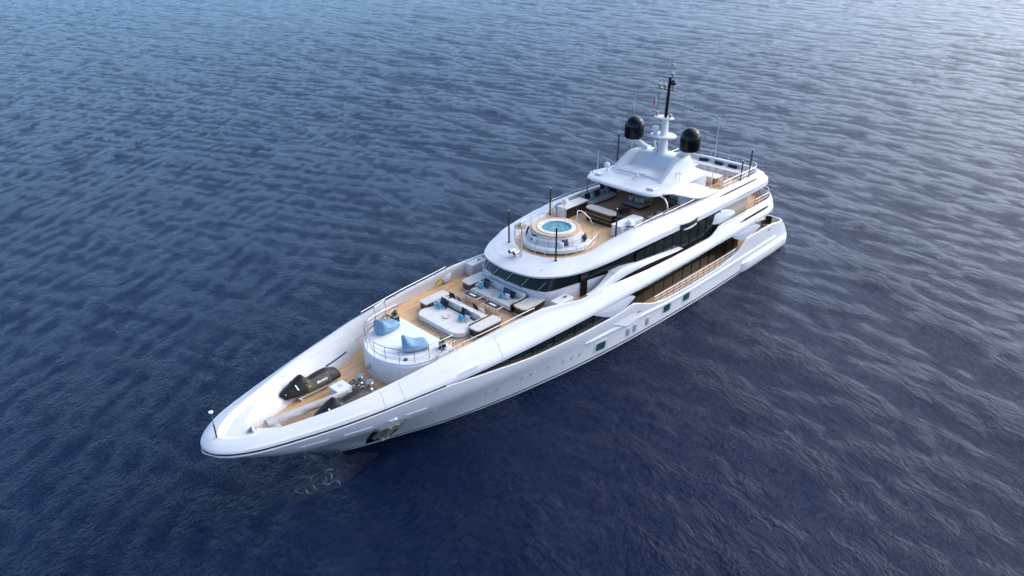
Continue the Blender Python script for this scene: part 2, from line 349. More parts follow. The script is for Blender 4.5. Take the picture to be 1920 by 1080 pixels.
    d = dp.build('deep_water', mat('deep_water', (.004, .014, .045), 1, spec=0), smooth=0); d['kind'] = 'structure'
sea()

# ================= the yacht =================
Y = thing('motor_yacht', 'long white multi-deck motor yacht with black windows lying at rest on the dark blue sea', 'yacht', (0, 0, 0))

# ---- hull shell: transom rows, then rows towards the stem; columns from keel side up, over the rim and down inside
XA = T((-2.5, 1.5), (-1, .3), (0, -.35), (.5, -.6), (.95, -.7), (1.1, -.4), (1.6, -.05), (2.2, .5), (3, 1.45), (6, 2.5))
def hull_pt(row, z):
    xa = float(pch(*XA, z)); xs = float(pch(*XS, z))
    if row[0] == 't':
        dx, fr = row[1], row[2]; x = xa+dx*2.4; w = float(hull_y(xa+2.4, z)); return x, w*fr
    s = row[1]; x = xa+2.4+s*(xs-xa-2.4); return x, float(hull_y(x, z))
rowsH = [('t', d, f) for d, f in ((0, 0), (.0, .3), (.015, .6), (.05, .8), (.12, .9), (.25, .955), (.5, .985), (.75, .996))]+[('h', s) for s in np.r_[np.linspace(0, .9, 76), np.linspace(.9, 1, 14)[1:]]]
zb = -2.0; G = []
for r in rowsH:
    x, y = hull_pt(r, 2); 
    for _ in range(6): zt = float(pch(*HT, x)); x, y = hull_pt(r, zt)
    zs = [zb+(0-zb)*k/4 for k in range(4)]+[zt*k/14 for k in range(15)]
    L_ = []
    for z in zs:
        q = hull_pt(r, z); L_.append((q[0], q[1], z))
    th = .13 if x < 44 else .05
    ix, iy = x, max(y-th, 0)
    if r[0] == 't': ix = x+.13*(1-r[2]*.6)
    zi = min(2.0, zt) if x < 28 else (2.0+(zt-.12-2.0)*min(1, (x-28)/3))
    L_ += [(x, max(y-.02, 0), zt+.03), (ix, iy, zt+.03), (ix, iy, zi)]
    G.append(L_)
h = MB(); h.grid2(G)
hull = h.build('hull', HULL, Y, 30)
# bulbous bow below the surface
b = MB(); prof = [(56.2, .02), (56.0, .35), (55.4, .66), (54.2, .88), (53, .92), (51.5, .8), (50, .5), (48.5, .15)]
vs = []; nb = 16
for x, r_ in prof: vs.append([(x-2.2, r_*.8*math.cos(2*math.pi*i/nb), -1.3+r_*1.0*math.sin(2*math.pi*i/nb)) for i in range(nb+1)])
b.grid(vs); b.build('bulb', mat('antifouling', (.36, .24, .18), .7, noise=.3, nscale=1.5), Y)
# rub rail and white lip along the deck edge
def along(Xs, zf, off=0, side=1):
    return [(x, side*(float(hull_y(x, zf(x)))+off), zf(x)) for x in Xs]
for sgn in (1, -1):
    b = MB(); b.tube(along(np.linspace(45.4, 57.6, 60), lambda x: 4.80, .0, sgn)+[(57.93, sgn*.25, 4.8), (57.99, 0, 4.8)], .055, 6); b.build('deck_lip', WHITE, Y)
    zf = lambda x: float(pch(*T((3, 1.75), (14, 1.75), (20, 1.75), (28, 2.2), (33, 2.35)), x))
    b = MB(); pts = along(np.linspace(3.2, 32.6, 60), zf, .0, sgn); b.tube(pts, [.03]+[.13]*58+[.03], 8); b.build('rub_rail', WHITE, Y)
    # stern sponson
    rows = []
    for x in np.linspace(-.2, 10, 24):
        e = min(1, (10-x)/1.2)**.5 if x > 8.8 else 1; yy = float(hull_y(x, .8)); ye = 1 if x > 1.2 else .9+.1*(x+.2)/1.4
        rows.append([(x, sgn*(yy*ye-.1), 1.15), (x, sgn*(yy*ye+.26*e), 1.0), (x, sgn*(yy*ye+.33*e), .75), (x, sgn*(yy*ye+.31*e), .35), (x, sgn*(yy*ye+.2*e), .12), (x, sgn*(yy*ye-.3), .05)])
    b = MB(); b.grid(rows, sgn < 0); b.add(rows[-1], [tuple(range(6))]); b.build('stern_sponson', WHITE, Y)
    # long raised facets under the bow flare
    for x0, x1, z0, z1 in ((49.8, 51.6, 3.8, 3.92), (46.3, 47.8, 3.55, 3.7), (52.3, 53.9, 4.0, 4.08)):
        b = MB(); n_ = 12; P = [(x0+(x1-x0)*i/n_, z0+(z1-z0)*i/n_) for i in range(n_+1)]
        b.tube([(x, sgn*(float(hull_y(x, z))-.01), z) for x, z in P], [.01]+[.05]*(n_-1)+[.01], 6); b.build('spray_rail', WHITE, Y)

# ---- features laid on the hull skin
def skin(poly, off=.012, sgn=1, name='patch', m=GLASS, parent=Y, thick=.03):
    f, g = [], []
    for x, z in poly:
        y = float(hull_y(x, z)); f.append((x, sgn*(y+off), z)); g.append((x, sgn*(y-.05), z))
    b = MB(); n_ = len(f); b.add(f+g, [tuple(range(n_))]+[(i, (i+1) % n_, n_+(i+1) % n_, n_+i) for i in range(n_)])
    return b.build(name, m, parent, 30)
def quadr(c, q=.2, n=3):      # rounded quad from 4 corners
    o = []; c = [Vector((a[0], a[1], 0)) for a in c]
    for i in range(4):
        p, a, b_ = c[i], c[i-1], c[(i+1) % 4]; u = p+(a-p)*q; v_ = p+(b_-p)*q
        for k in range(n+1): t = k/n; w_ = (u*(1-t)**2+p*2*t*(1-t)+v_*t*t); o.append((w_.x, w_.y))
    return o
FR = mat('window_frame_grey', (.66, .68, .72), .3, coat=.3)
for sgn in (1, -1):
    for c in ([(31.25, 1.72), (29.75, 1.6), (29.6, .5), (31.05, .62)], [(22.95, 1.75), (21.55, 1.68), (21.5, .7), (22.8, .75)], [(20.15, 1.78), (18.75, 1.7), (18.7, .68), (20.0, .7)]):
        c = [Vector((a, b_, 0)) for a, b_ in c]; cen = sum(c, Vector())/4
        fr = skin(quadr([(p.x, p.y) for p in c], .1), .02, sgn, 'hull_window', FR)
        inn = [cen+(p-cen)*.70+Vector((.08, .05, 0)) for p in c]
        skin(quadr([(p.x, p.y) for p in inn], .18), .032, sgn, 'rubber_seal', RUBBER, fr)
        inn = [cen+(p-cen)*.62+Vector((.08, .05, 0)) for p in c]
        skin(quadr([(p.x, p.y) for p in inn], .18), .04, sgn, 'pane', GGLASS, fr)
    for c in ([(27.58, 1.5), (27.05, 1.48), (26.85, .55), (27.4, .55)], [(26.7, 1.54), (26.2, 1.5), (26.05, .6), (26.6, .6)], [(25.1, 1.5), (24.62, 1.5), (24.45, .56), (24.95, .56)]):
        c = [Vector((a, b_, 0)) for a, b_ in c]; cen = sum(c, Vector())/4
        fr = skin(quadr([(p.x, p.y) for p in c], .12), .02, sgn, 'hull_vent', FR)
        inn = [cen+(p-cen)*.72+Vector((.1, 0, 0)) for p in c]; skin(quadr([(p.x, p.y) for p in inn][:4], .2), .03, sgn, 'slot_shade', mat('vent_shadow_grey', (.30, .32, .36), .5), fr)  # flat darker patch paints the shade inside the recessed slot
    for x, z in ((45.45, 2.5), (42.98, 2.06), (41.17, 1.96), (40.28, 1.92), (38.2, 1.84), (37.37, 1.82), (35.77, 1.76), (34.31, 1.25+.3), (33.45, 1.5), (32.62, 1.45)):
        P = [(x+.30*math.cos(a), z+.21*math.sin(a)) for a in np.linspace(0, 2*math.pi, 15)[:-1]]
        p = skin(P, .014, sgn, 'porthole', mat('porthole_shade_grey', (.44, .45, .50), .5))  # grey left showing beside the offset cover paints the recess shadow
        P = [(x-.05+.23*math.cos(a), z-.03+.155*math.sin(a)) for a in np.linspace(0, 2*math.pi, 15)[:-1]]
        skin(P, .026, sgn, 'porthole_cover', HULL, p)
    # anchor pocket with the anchor drawn up in it
    P = [(48.74, .27), (48.95, .9), (49.18, 1.67), (49.35, 2.5), (49.5, 3.1), (48.5, 3.13), (47.54, 3.14), (47.35, 2.2), (47.28, 1.0), (47.4, .5), (47.56, .23)]
    pk = skin(P, .015, sgn, 'anchor_pocket', mat('pocket_polished_steel', (.10, .11, .12), .12, metal=1))
    P = [(49.25, 2.95), (48.25, 2.98), (47.75, 2.6), (47.8, 2.0), (47.65, 1.2), (47.95, 1.05), (48.3, 1.35), (48.5, .85), (48.75, 1.2), (48.85, 2.1)]
    an = skin(P, .16, sgn, 'anchor', mat('anchor_galvanised', (.40, .37, .30), .55, noise=.5, nscale=4, bump=.6, bscale=8), pk)
    b = MB(); b.cyl((48.55, sgn*(float(hull_y(48.55, 2.9))+.2), 2.95), (48.3, sgn*(float(hull_y(48.3, 1.6))+.3), 1.5), .11); b.box((48.32, sgn*(float(hull_y(48.3, 1.5))+.28), 1.45), (.55, .3, .3), 0, .05)
    b.build('shank', mat('anchor_galvanised', (0, 0, 0)), an)
    b = MB(); P = [(49.0-.65*i/8, 3.75) for i in range(9)]; b.tube([(x, sgn*(float(hull_y(x, z))+.02), z) for x, z in P], [.03]+[.09]*7+[.03], 6); b.build('fairlead', CHROME, Y)
    b = MB(); P = [(26.6-.35*i/4, 2.65) for i in range(5)]; b.tube([(x, sgn*(float(hull_y(x, z))+.02), z) for x, z in P], .06, 6); b.build('fairlead', mat('mooring_hole_bronze', (.12, .06, .04), .3, metal=.8), Y)
    b = MB(); P = [(5.6-.5*i/4, 3.1) for i in range(5)]; b.tube([(x, sgn*(float(hull_y(x, z))+.02), z) for x, z in P], .07, 6); b.build('fairlead', MT['mooring_hole_bronze'], Y)

# ---- bands: outline + profile offsets along the inward normal
def band(rows, sub, ncol):
    A = np.array([[r[0], r[1]]+[q for c in r[2] for q in c] for r in rows], float)
    D = catm(A, sub); P = D[:, :2]; Tn = np.gradient(P, axis=0); Tn[0] = (0, 1); Tn[-1] = (0, 1) if abs(P[-1, 1]) < .01 else Tn[-1]
    if abs(P[-1, 1]) < .01: Tn[-1] = (0, -1)
    Nn = np.stack([-Tn[:, 1], Tn[:, 0]], -1); Nn /= np.hypot(*Nn.T)[:, None]+1e-9
    G = np.zeros((len(D), ncol, 3))
    for j in range(ncol):
        o, z = D[:, 2+2*j], D[:, 3+2*j]
        G[:, j, :2] = P+Nn*o[:, None]; G[:, j, 2] = z
    G[0, :, 1] = 0
    if abs(P[-1, 1]) < .01: G[-1, :, 1] = 0
    G[:, :, 1] = np.maximum(G[:, :, 1], 0)
    return G
def ub(x, D, Z, a, b_, c, y=None, z0=4.8):
    y = float(pch(*WS, x)) if y is None else y
    H = Z-5.05
    return (x, y, [(1.0, z0+.02), (.03, z0), (.03, z0+.17), (-.03, z0+.2), (.02, 5.05+.25*H), (.27*D, 5.05+.32*H), (.37*D, 5.05+.64*H), (.64*D, 5.05+.70*H), (.78*D, Z-.03), (D, Z), (D+.02, Z-.06), a, b_, c])
UB = [ub(57.95, .85, 5.30, (1.0, 5.2), (1.1, 5.15), (1.3, 5.1), 0), ub(57.8, .85, 5.30, (1.0, 5.2), (1.1, 5.15), (1.3, 5.1)), ub(57.4, .85, 5.31, (1.0, 5.2), (1.1, 5.15), (1.3, 5.1)),
      ub(56.8, .82, 5.33, (1.0, 5.2), (1.1, 5.15), (1.3, 5.1)), ub(56, .8, 5.38, (.95, 5.2), (1.1, 5.12), (1.3, 5.1)), ub(55.2, .8, 5.42, (.92, 5.12), (1.45, 4.9), (1.7, 4.02)), ub(54.3, .8, 5.47, (.92, 4.98), (1.7, 4.66), (1.85, 4.08)),
      ub(52, .76, 5.62, (.9, 5.0), (1.75, 4.62), (1.9, 4.08)), ub(50, .75, 5.8, (.9, 5.1), (1.62, 4.62), (1.75, 4.08)), ub(48, .8, 5.98, (.95, 5.25), (1.5, 4.64), (1.62, 4.08)),
      ub(46.3, .85, 6.15, (.93, 5.4), (1.22, 4.65), (1.3, 4.08)), ub(44.6, .95, 6.28, (.92, 5.7), (.85, 4.9), (.83, 4.2)), ub(43, 1.0, 6.38, (.92, 6.0), (.8, 5.6), (.75, 5.42)), ub(41, 1.0, 6.45, (.87, 6.1), (.72, 5.7), (.67, 5.42)),
      ub(38.5, 1.05, 6.54, (.9, 6.1), (.72, 5.7), (.67, 5.42)), ub(36.6, .98, 6.58, (.9, 6.1), (.76, 5.7), (.72, 5.42)), ub(35, .78, 6.44, (.8, 6.1), (.8, 5.7), (.8, 5.42)), ub(33.4, .52, 6.24, (.6, 6.0), (.62, 5.7), (.64, 5.42)),
      ub(31.5, .5, 6.2, (.6, 6.0), (.62, 5.7), (.64, 5.42)), ub(29.6, .42, 6.18, (.5, 6.0), (.52, 5.7), (.54, 5.42)), ub(28, .36, 6.08, (.45, 6.0), (.47, 5.7), (.5, 5.42)), ub(25, .32, 5.90, (.4, 5.85), (.45, 5.7), (.5, 5.42)),
      ub(21, .3, 5.80, (.4, 5.75), (.45, 5.7), (.5, 5.42)), ub(18, .3, 5.72, (.4, 5.68), (.45, 5.6), (.5, 5.42)), ub(16.7, .3, 5.73, (.4, 5.68), (.45, 5.6), (.5, 5.42)), ub(15.8, .36, 6.0, (.44, 5.9), (.5, 5.65), (.52, 5.42)),
      ub(14.9, .42, 6.28, (.5, 6.1), (.55, 5.7), (.55, 5.42)), ub(12, .42, 6.28, (.5, 6.1), (.55, 5.7), (.55, 5.42)), ub(9, .42, 6.24, (.5, 6.1), (.55, 5.7), (.55, 5.42), 5.52), ub(6.6, .42, 6.2, (.5, 6.1), (.55, 5.7), (.55, 5.42), 5.45),
      ub(5.2, .42, 6.16, (.5, 6.1), (.55, 5.7), (.55, 5.42), 5.28), ub(4.2, .42, 6.14, (.5, 6.0), (.55, 5.7), (.55, 5.42), 4.85), ub(3.5, .42, 6.12, (.5, 6.0), (.55, 5.7), (.55, 5.42), 4.1), ub(3.05, .42, 6.1, (.5, 6.0), (.55, 5.7), (.55, 5.42), 2.5), ub(2.9, .42, 6.1, (.5, 6.0), (.55, 5.7), (.55, 5.42), 0)]
UG = band(UB, 5, 14)
b = MB(); b.grid2(UG); o = b.build('upper_bulwark', [WHITE, DARK], Y, 62)
for p in o.data.polygons:
    c = p.center
    if c.x > 45.4 and 4.8 < c.z < 4.985 and (abs(c.y) > float(pch(*WS, c.x))-.09 or c.x > 57.8): p.material_index = 1

# ---- sun deck band and wheelhouse roof
SB = [((35.65, 0), (33.3, 0, 8.1), 7.6), ((35.42, 1.6), (33.1, 1.1, 8.1), 7.6), ((34.9, 2.7), (32.6, 2.0, 8.1), 7.58), ((34.0, 3.45), (31.9, 2.6, 8.12), 7.56), ((33, 4.0), (31.1, 3.0, 8.15), 7.56), ((31.6, 4.48), (30, 3.22, 8.2), 7.64),
      ((30, 4.8), (28.9, 3.27, 8.35), 7.74), ((28, 5.02), (27.6, 3.45, 8.55), 7.84), ((26, 5.12), (26, 3.8, 8.82), 7.86), ((23, 5.12), (23, 4.0, 8.86), 7.78), ((19, 5.1), (19, 4.0, 8.75), 7.66), ((14, 5.05), (14, 4.0, 8.72), 7.6),
      ((9, 5.0), (9, 4.0, 8.7), 7.58), ((6.9, 4.95), (7.2, 3.95, 8.7), 7.6), ((5.7, 4.65), (6.3, 3.75, 8.7), 7.6), ((5.0, 4.0), (5.85, 3.2, 8.7), 7.6), ((4.65, 2.5), (5.6, 2.0, 8.7), 7.6), ((4.55, 0), (5.5, 0, 8.7), 7.6)]
rows = []
for (x, y), (ix, iy, iz), rz in SB:
    O_, I_ = np.array((x, y)), np.array((ix, iy)); r0 = rz+.13; L_ = []
    d = (I_-O_)/np.hypot(*(I_-O_)); q = O_+d*1.1; L_.append((q[0], max(q[1], 0) if y else 0, rz-.0))
    for u, zf in ((.0, None), (-.01, 0), (.10, .16), (.34, .5), (.44, .58), (.80, .9), (.93, .99), (1, 1)) if ix > 30 else ((.0, None), (-.01, 0), (.03, .30), (.24, .38), (.38, .72), (.66, .78), (.82, .99), (1, 1)):
        q = O_+(I_-O_)*u; L_.append((q[0], q[1], rz if zf is None else r0+(iz-r0)*zf))
    q = I_+d*.10; L_.append((q[0], q[1] if y else 0, iz-.02)); q = I_+d*.14; L_.append((q[0], q[1] if y else 0, 7.99))
    rows.append(np.array(L_).ravel())
D_ = catm(rows, 6); SG = D_.reshape(len(D_), -1, 3); SG[0, :, 1] = 0; SG[-1, :, 1] = 0
b = MB(); b.grid2(SG); b.build('sun_deck_bulwark', WHITE, Y, 60)
def deck_from(curve, z0, z1, name, m, parent=Y):
    c = [(p[0], p[1]) for p in curve]; poly = c+[(x, -y) for x, y in c[::-1] if abs(y) > 1e-3]
    b = MB(); b.prism(poly, z0, z1); return b.build(name, m, parent, 0)
deck_from([(p[0], p[1]+.02 if p[1] > .01 else 0) for p in SG[:, -1]], 7.7, 8.0, 'sun_deck', TEAK)
# upper deck floor (lounge level) and the foredeck well
inner = [(p[0], p[1]) for p in UG[:, -1] if p[0] < 42.95]
deck_from([(42.95, 0), (42.95, inner[0][1]+.05)]+[(x, y+.06 if y > .02 else 0) for x, y in inner], 5.1, 5.42, 'upper_deck', TEAK)
inner = [(p[0], p[1]) for p in UG[:, -1] if 45.2 < p[0] < 54.9]
deck_from([(55.6, 0), (55.5, .5), (54.95, 1.15)]+[(x, y+.05) for x, y in inner]+[(45.2, 0)], 3.8, 4.08, 'fore_deck', TEAK)
def half_(pts): return pts+[(x, -y) for x, y in pts[::-1] if abs(y) > 1e-3]
# bow platform, white
fr = [(p[0], p[1]) for p in UG[:, -3] if p[0] > 54.9]
b = MB(); P = [(x+.03, y) for x, y in fr]; P = P+[(54.4, 1.75), (54.3, 1.4), (54.8, .95), (55.3, .5), (55.5, .0)]; P = P+[(x, -y) for x, y in P[::-1] if abs(y) > 1e-3]
b.prism(P, 3.9, 5.12); b.build('bow_platform', WHITE, Y)
P = [(x, float(hull_y(x, 3.7))-.15) for x in np.linspace(45, 55.35, 26)]; b = MB(); b.prism(half_([(45, 0)]+P+[(55.35, 0)]), 3.7, 4.05); b.build('foredeck_base', WHITE, Y)
# steps down from the lounge beside the coach roof
for sgn in (1, -1):
    for k in range(6):
        b = MB(); b.box((43.15+.38*k, sgn*3.45, 4.1+(5.42-4.1)*(5-k)/12+.0), (.40, 1.05, (5.42-4.1)*(6-k)/6*1.0-.02-(5.42-4.1)*(0)), 0)
        b.v = [(x, y, max(z, 4.02)) for x, y, z in b.v]; b.build('step', TEAK, Y)
# coach roof block
CR = [(47.05, 0), (46.95, .75), (46.65, 1.5), (46.1, 2.25), (45.2, 2.68), (44.2, 2.82), (42.85, 2.88)]
Cc = catm(CR, 5); Pc = [(x, y) for x, y in Cc]+[(x, -y) for x, y in Cc[::-1][:-1]]
b = MB(); b.prism([(x+.05*(x > 43), y*1.015) for x, y in Pc], 4.0, 5.5, .03); b.prism(Pc, 5.4, 5.66, .04)
b.prism([(43.0+(x-43.0)*.90, y*.90) if x > 43 else (43.0, y*.90) for x, y in Pc], 5.5, 5.70, .02)
cr = b.build('coach_roof', [PAD], Y, 35)
# main deck floor
P = [(1.15, 0), (1.3, 3.6), (1.9, 4.75)]+[(x, float(hull_y(x, 2.05))-.06) for x in np.linspace(3, 29.5, 40)]+[(29.5, 0)]
deck_from(P, 1.9, 2.08, 'main_deck', TEAK)
# houses
def wall(pts, z0, z1, name, m, lean=0, cap=True, sub=0):
    c = list(pts); poly = c+[(x, -y) for x, y in c[::-1] if abs(y) > 1e-3]; n_ = len(poly); b = MB()
    b.add([(x, y, z0) for x, y in poly]+[(x, y-(lean if y > 0 else -lean if y < 0 else 0), z1) for x, y in poly], [(i, (i+1) % n_, n_+(i+1) % n_, n_+i) for i in range(n_)]+[tuple(range(n_))[::-1], tuple(range(n_, 2*n_))])
    return b.build(name, m, Y, 30)
wall([(9, 0), (9, 4.25), (28.6, 4.3), (30, 4.4), (30, 0)], 2.05, 4.815, 'saloon_glass', BGLASS)
for k in range(14):
    for sgn in (1, -1):
        b = MB(); b.box((10.0+1.42*k, sgn*4.285, 3.45), (.035, .05, 2.7)); b.build('mullion', mat('bronze_frame', (.012, .008, .006), .3), Y)
wall([(5.6, 0), (5.6, 3.3), (9.02, 3.5), (9.02, 0)], 2.05, 4.8, 'saloon_aft_wall', BEIGE)
P = [(x, float(hull_y(x, 4.4))-.32) for x in np.linspace(29.2, 45.3, 30)]
for sgn in (1, -1):
    b = MB(); b.grid([[(x, sgn*(float(hull_y(x, 4.4))-.36), float(pch(*HT, x))-.12), (x, sgn*(float(hull_y(x, 4.4))-.34), 4.83)] for x in np.linspace(29.2, 44.4, 40)]); b.build('owner_suite_glass', GLASS, Y)
for k, x in enumerate((31.9, 33.9, 36.0, 38.0, 40.0)):
    for sgn in (1, -1):
        y = float(hull_y(x, 4.4))-.31; y2 = float(hull_y(x-1.3, 4.4))-.31
        b = MB(); b.add([(x, sgn*y, 3.7), (x-1.3, sgn*y2, 3.6), (x-1.3, sgn*(y2), 4.62), (x, sgn*y, 4.62)], [(0, 1, 2, 3)]); b.v = [(a, c+sgn*.012, d) for a, c, d in b.v]; b.build('suite_window', mat('suite_green_tint', (.007, .018, .016), .05, noise=.5, nscale=1), Y)
for sgn in (1, -1):     # bronze sill under the suite windows
    rows = [[(x, sgn*(float(hull_y(x, 4.4))-.36), zt+.08), (x, sgn*(float(hull_y(x, zt))-.10), zt+.045), (x, sgn*(float(hull_y(x, zt))-.10), zt-.02)] for x in np.linspace(29.4, 44.6, 40) for zt in (float(pch(*HT, x)),)]
    b = MB(); b.grid(rows); b.build('window_sill', mat('sill_bronze', (.04, .026, .022), .5), Y)
P = [(35.28, 0), (35.22, 1.31), (35.0, 2.35), (34.7, 3.05), (34.2, 3.3), (32.2, 3.76), (30, 4.25), (28.6, 4.6), (27, 4.88), (25, 4.95), (14.6, 4.95)]
Pd = catm(P[:5], 4).tolist()+P[5:]
Pw = [(x+.07*(x > 33), y+.05) for x, y in Pd if True]; Pw[0] = (Pw[0][0], 0)
wall([p for p in Pw if p[0] > 28.05]+[(28.05, 4.7), (28.05, 0)], 5.4, 6.56, 'wheelhouse_lower_wall', WHITE)
gl = MB()
lo = [(x, y, 6.5) for x, y in Pd if x > 27]+[(28, 4.3, 6.4)]
rows = []
for x, y in Pd:
    k = .62 if x > 34.15 else (.3 if x > 33 else 0); zz = 6.5 if x > 28.5 else 5.4
    rows.append([(x, y, zz), (x-k*.5, y-.05*(y > .1), 7.1), (x-k, y-.10*(y > .1), 7.70)])
gl.grid2(rows); gl.build('wheelhouse_glass', GLASS, Y, 40)
wall([(8.6, 0), (8.6, 4.3), (14.42, 4.55), (14.42, 0)], 5.4, 7.72, 'upper_aft_wall', BEIGE)
b = MB(); b.box((14.55, 0, 6.55), (.1, 9.86, 2.3)); b.build('upper_house_end', BEIGE, Y)
for k in range(9):
    for sgn in (1, -1):
        b = MB(); b.box((15.6+1.25*k, sgn*4.945, 6.7), (.05, .03, 1.9)); b.build('mullion', MT['satin_black'], Y)
        b = MB(); b.box((16.22+1.25*k, sgn*4.945, 6.7), (1.05, .022, 1.6)); b.build('window', mat('upper_green_tint', (.005, .012, .012), .05, noise=.5, nscale=.9), Y)
# wheelhouse side door recess
for sgn in (1, -1):
    b = MB(); b.add([(31.9, sgn*3.93, 5.45), (31.2, sgn*4.03, 5.45), (31.2, sgn*4.03, 7.6), (31.9, sgn*3.93, 7.6)], [(0, 1, 2, 3)]); b.build('side_door', EBONY, Y)
# windscreen wipers
for k, (y0, x0) in enumerate(((-2.75, 35.0), (-1.45, 35.28), (-.1, 35.36), (1.3, 35.28), (2.6, 34.98))):
    b = MB(); b.cyl((x0, y0, 6.6), (x0-.42, y0+.42, 7.28), .022, n=6); b.box((x0, y0, 6.6), (.12, .12, .1)); b.build('wiper', mat('wiper_brass', (.45, .40, .30), .3, metal=.9), Y)

# ---- side wing sweeping aft over the slit, side deck box and stairs
for sgn in (1, -1):
    keys = [(32.4, 5.04, 6.17, 6.19, .2), (31.6, 5.09, 6.16, 6.24, .26), (30.8, 5.12, 6.16, 6.40, .36), (30, 5.13, 6.16, 6.62, .5), (28.9, 5.12, 6.20, 6.84, .72), (27.8, 5.12, 6.27, 6.86, .78), (25, 5.18, 6.24, 6.58, .8), (22.6, 5.25, 6.14, 6.30, .8), (21.2, 5.28, 6.08, 6.15, .8), (20.8, 5.28, 6.08, 6.11, .8)]
    K = catm(keys, 5)
    rows = [[(x, sgn*(y-wd), z0-.05), (x, sgn*(y+.06), z0), (x, sgn*(y+.08), z0+.06*(z1-z0)/.7+.01), (x, sgn*(y-.02), z1-.25*(z1-z0)), (x, sgn*(y-.12), z1), (x, sgn*(y-wd), z1+.01)] for x, y, z0, z1, wd in K]
    b = MB(); b.grid(rows, sgn < 0); b.add(rows[0]+rows[-1], [tuple(range(6)), tuple(range(6, 12))]); b.build('side_wing', WHITE, Y, 38)
    b = MB(); b.grid([[(x, sgn*(y-.14), 5.6), (x, sgn*(y-.14), z0+.02)] for x, y, z0, z1, wd in K if 21 < x < 29.5]); b.build('slit_shade', DARK, Y)  # dark strip stands in for the shade inside the slit
    b = MB(); b.box((29.3, sgn*4.55, 6.1), (.12, .95, 1.4)); b.box((30.1, sgn*4.72, 5.75), (1.4, .5, .7), 0, .03); b.build('side_locker', WHITE, Y)
    b = MB(); b.box((34.3, sgn*4.25, 5.9), (1.6, .75, .95), 0, .04); b.build('side_locker', WHITE, Y)
    b = MB(); b.box((34.0, sgn*4.3, 6.42), (.3, .07, .06)); b.build('handle', CARBON, Y)
    for k in range(4):
        b = MB(); b.box((29.75+.28*k, sgn*4.2, 5.5+.12*(3-k)), (.3, .55, .18+.24*(3-k))); b.v = [(x, y, max(z, 5.4)) for x, y, z in b.v]; b.build('step', BEIGE, Y)
    b = MB(); b.tube([(31.2, sgn*4.0, 5.9), (30.0, sgn*4.05, 6.6)], .03, 6); b.build('stair_rail', DARK, Y)

# ---- curved fashion panels that tie one deck to the next
def panel(pts, name, m=LGREY, bulge=.08):
    c = np.array(pts, float); D2 = catm(np.vstack([c, c[:1]]), 6)[:-1]; cen = D2.mean(0)
    for sgn in (1, -1):
        vs = []; fs = []; n_ = len(D2); rings = (1, .82, .5, .2)
        for k, q in enumerate(rings):
            for p in D2: v_ = cen+(p-cen)*q; vs.append((v_[0], sgn*(v_[1]+bulge*(1-q*q)), v_[2]))
        for k in range(3):
            for i in range(n_): j = (i+1) % n_; fs.append((k*n_+i, k*n_+j, k*n_+n_+j, k*n_+n_+i))
        fs.append(tuple(range(3*n_, 4*n_)))
        o_ = len(vs)
        for p in D2: vs.append((p[0], sgn*(p[1]-.12), p[2]))
        fs += [(i, (i+1) % n_, o_+(i+1) % n_, o_+i) for i in range(n_)]
        b = MB(); b.add(vs, fs); b.build(name, m, Y, 50)
panel([(32.35, 5.42, 4.72), (31.6, 5.46, 4.35), (30.7, 5.5, 3.92), (29.9, 5.53, 3.68), (29.0, 5.55, 3.68), (27.9, 5.55, 4.0), (27.3, 5.55, 4.3), (28.2, 5.55, 4.65), (30.3, 5.5, 4.78)], 'fashion_panel')
panel([(17.6, 4.75, 7.4), (16.6, 4.85, 6.85), (15.6, 4.98, 6.5), (14.7, 5.05, 6.32), (13.6, 5.08, 6.33), (12.4, 5.1, 6.5), (12.3, 5.0, 6.8), (13.4, 4.9, 7.2), (15.2, 4.8, 7.5)], 'fashion_panel')
panel([(12.9, 5.42, 4.7), (12.1, 5.42, 4.2), (11.3, 5.42, 3.85), (10.5, 5.43, 3.62), (9.6, 5.43, 3.6), (8.2, 5.42, 3.8), (7.4, 5.4, 4.05), (8.6, 5.4, 4.5), (10.8, 5.42, 4.78)], 'fashion_panel')

# ---- dark scupper slits and seams on the bands
def gstrip(G, i0, i1, j, u0, u1, name, m, sgn=1, off=.012):
    rows = []
    for i in range(i0, i1+1):
        a, c = G[i, j], G[i, j+1]; t = (i-i0)/max(1, (i1-i0)); e = min(1, 6*t, 6*(1-t))
        p, q = a+(c-a)*(.5*(u0+u1)+(u0-.5*(u0+u1))*e), a+(c-a)*(.5*(u0+u1)+(u1-.5*(u0+u1))*e)
        if i0 < i < i1: tx = G[i+1, j]-G[i-1, j]
        nrm = np.cross(G[min(i+1, len(G)-1), j]-G[max(i-1, 0), j], c-a); nrm /= np.linalg.norm(nrm)+1e-9
        if nrm[1] < 0: nrm = -nrm
        rows.append([(p[0]+nrm[0]*off, sgn*(p[1]+nrm[1]*off), p[2]+nrm[2]*off), (q[0]+nrm[0]*off, sgn*(q[1]+nrm[1]*off), q[2]+nrm[2]*off)])
    b = MB(); b.grid(rows); return b.build(name, m, Y, 30)
def idx(G, x, j): return int(np.argmin(np.abs(G[:, j, 0]-x)))
for sgn in (1, -1):
    gstrip(SG, idx(SG, 15.0, 6), idx(SG, 7.6, 6), 5, .05, .8, 'scupper_slit', DARK, sgn)
    gstrip(SG, idx(SG, 11.8, 3), idx(SG, 9.2, 3), 2, .55, .68, 'scupper_slit', DARK, sgn)
    gstrip(UG, idx(UG, 12.3, 6), idx(UG, 6.0, 6), 5, .25, .85, 'scupper_slit', DARK, sgn)
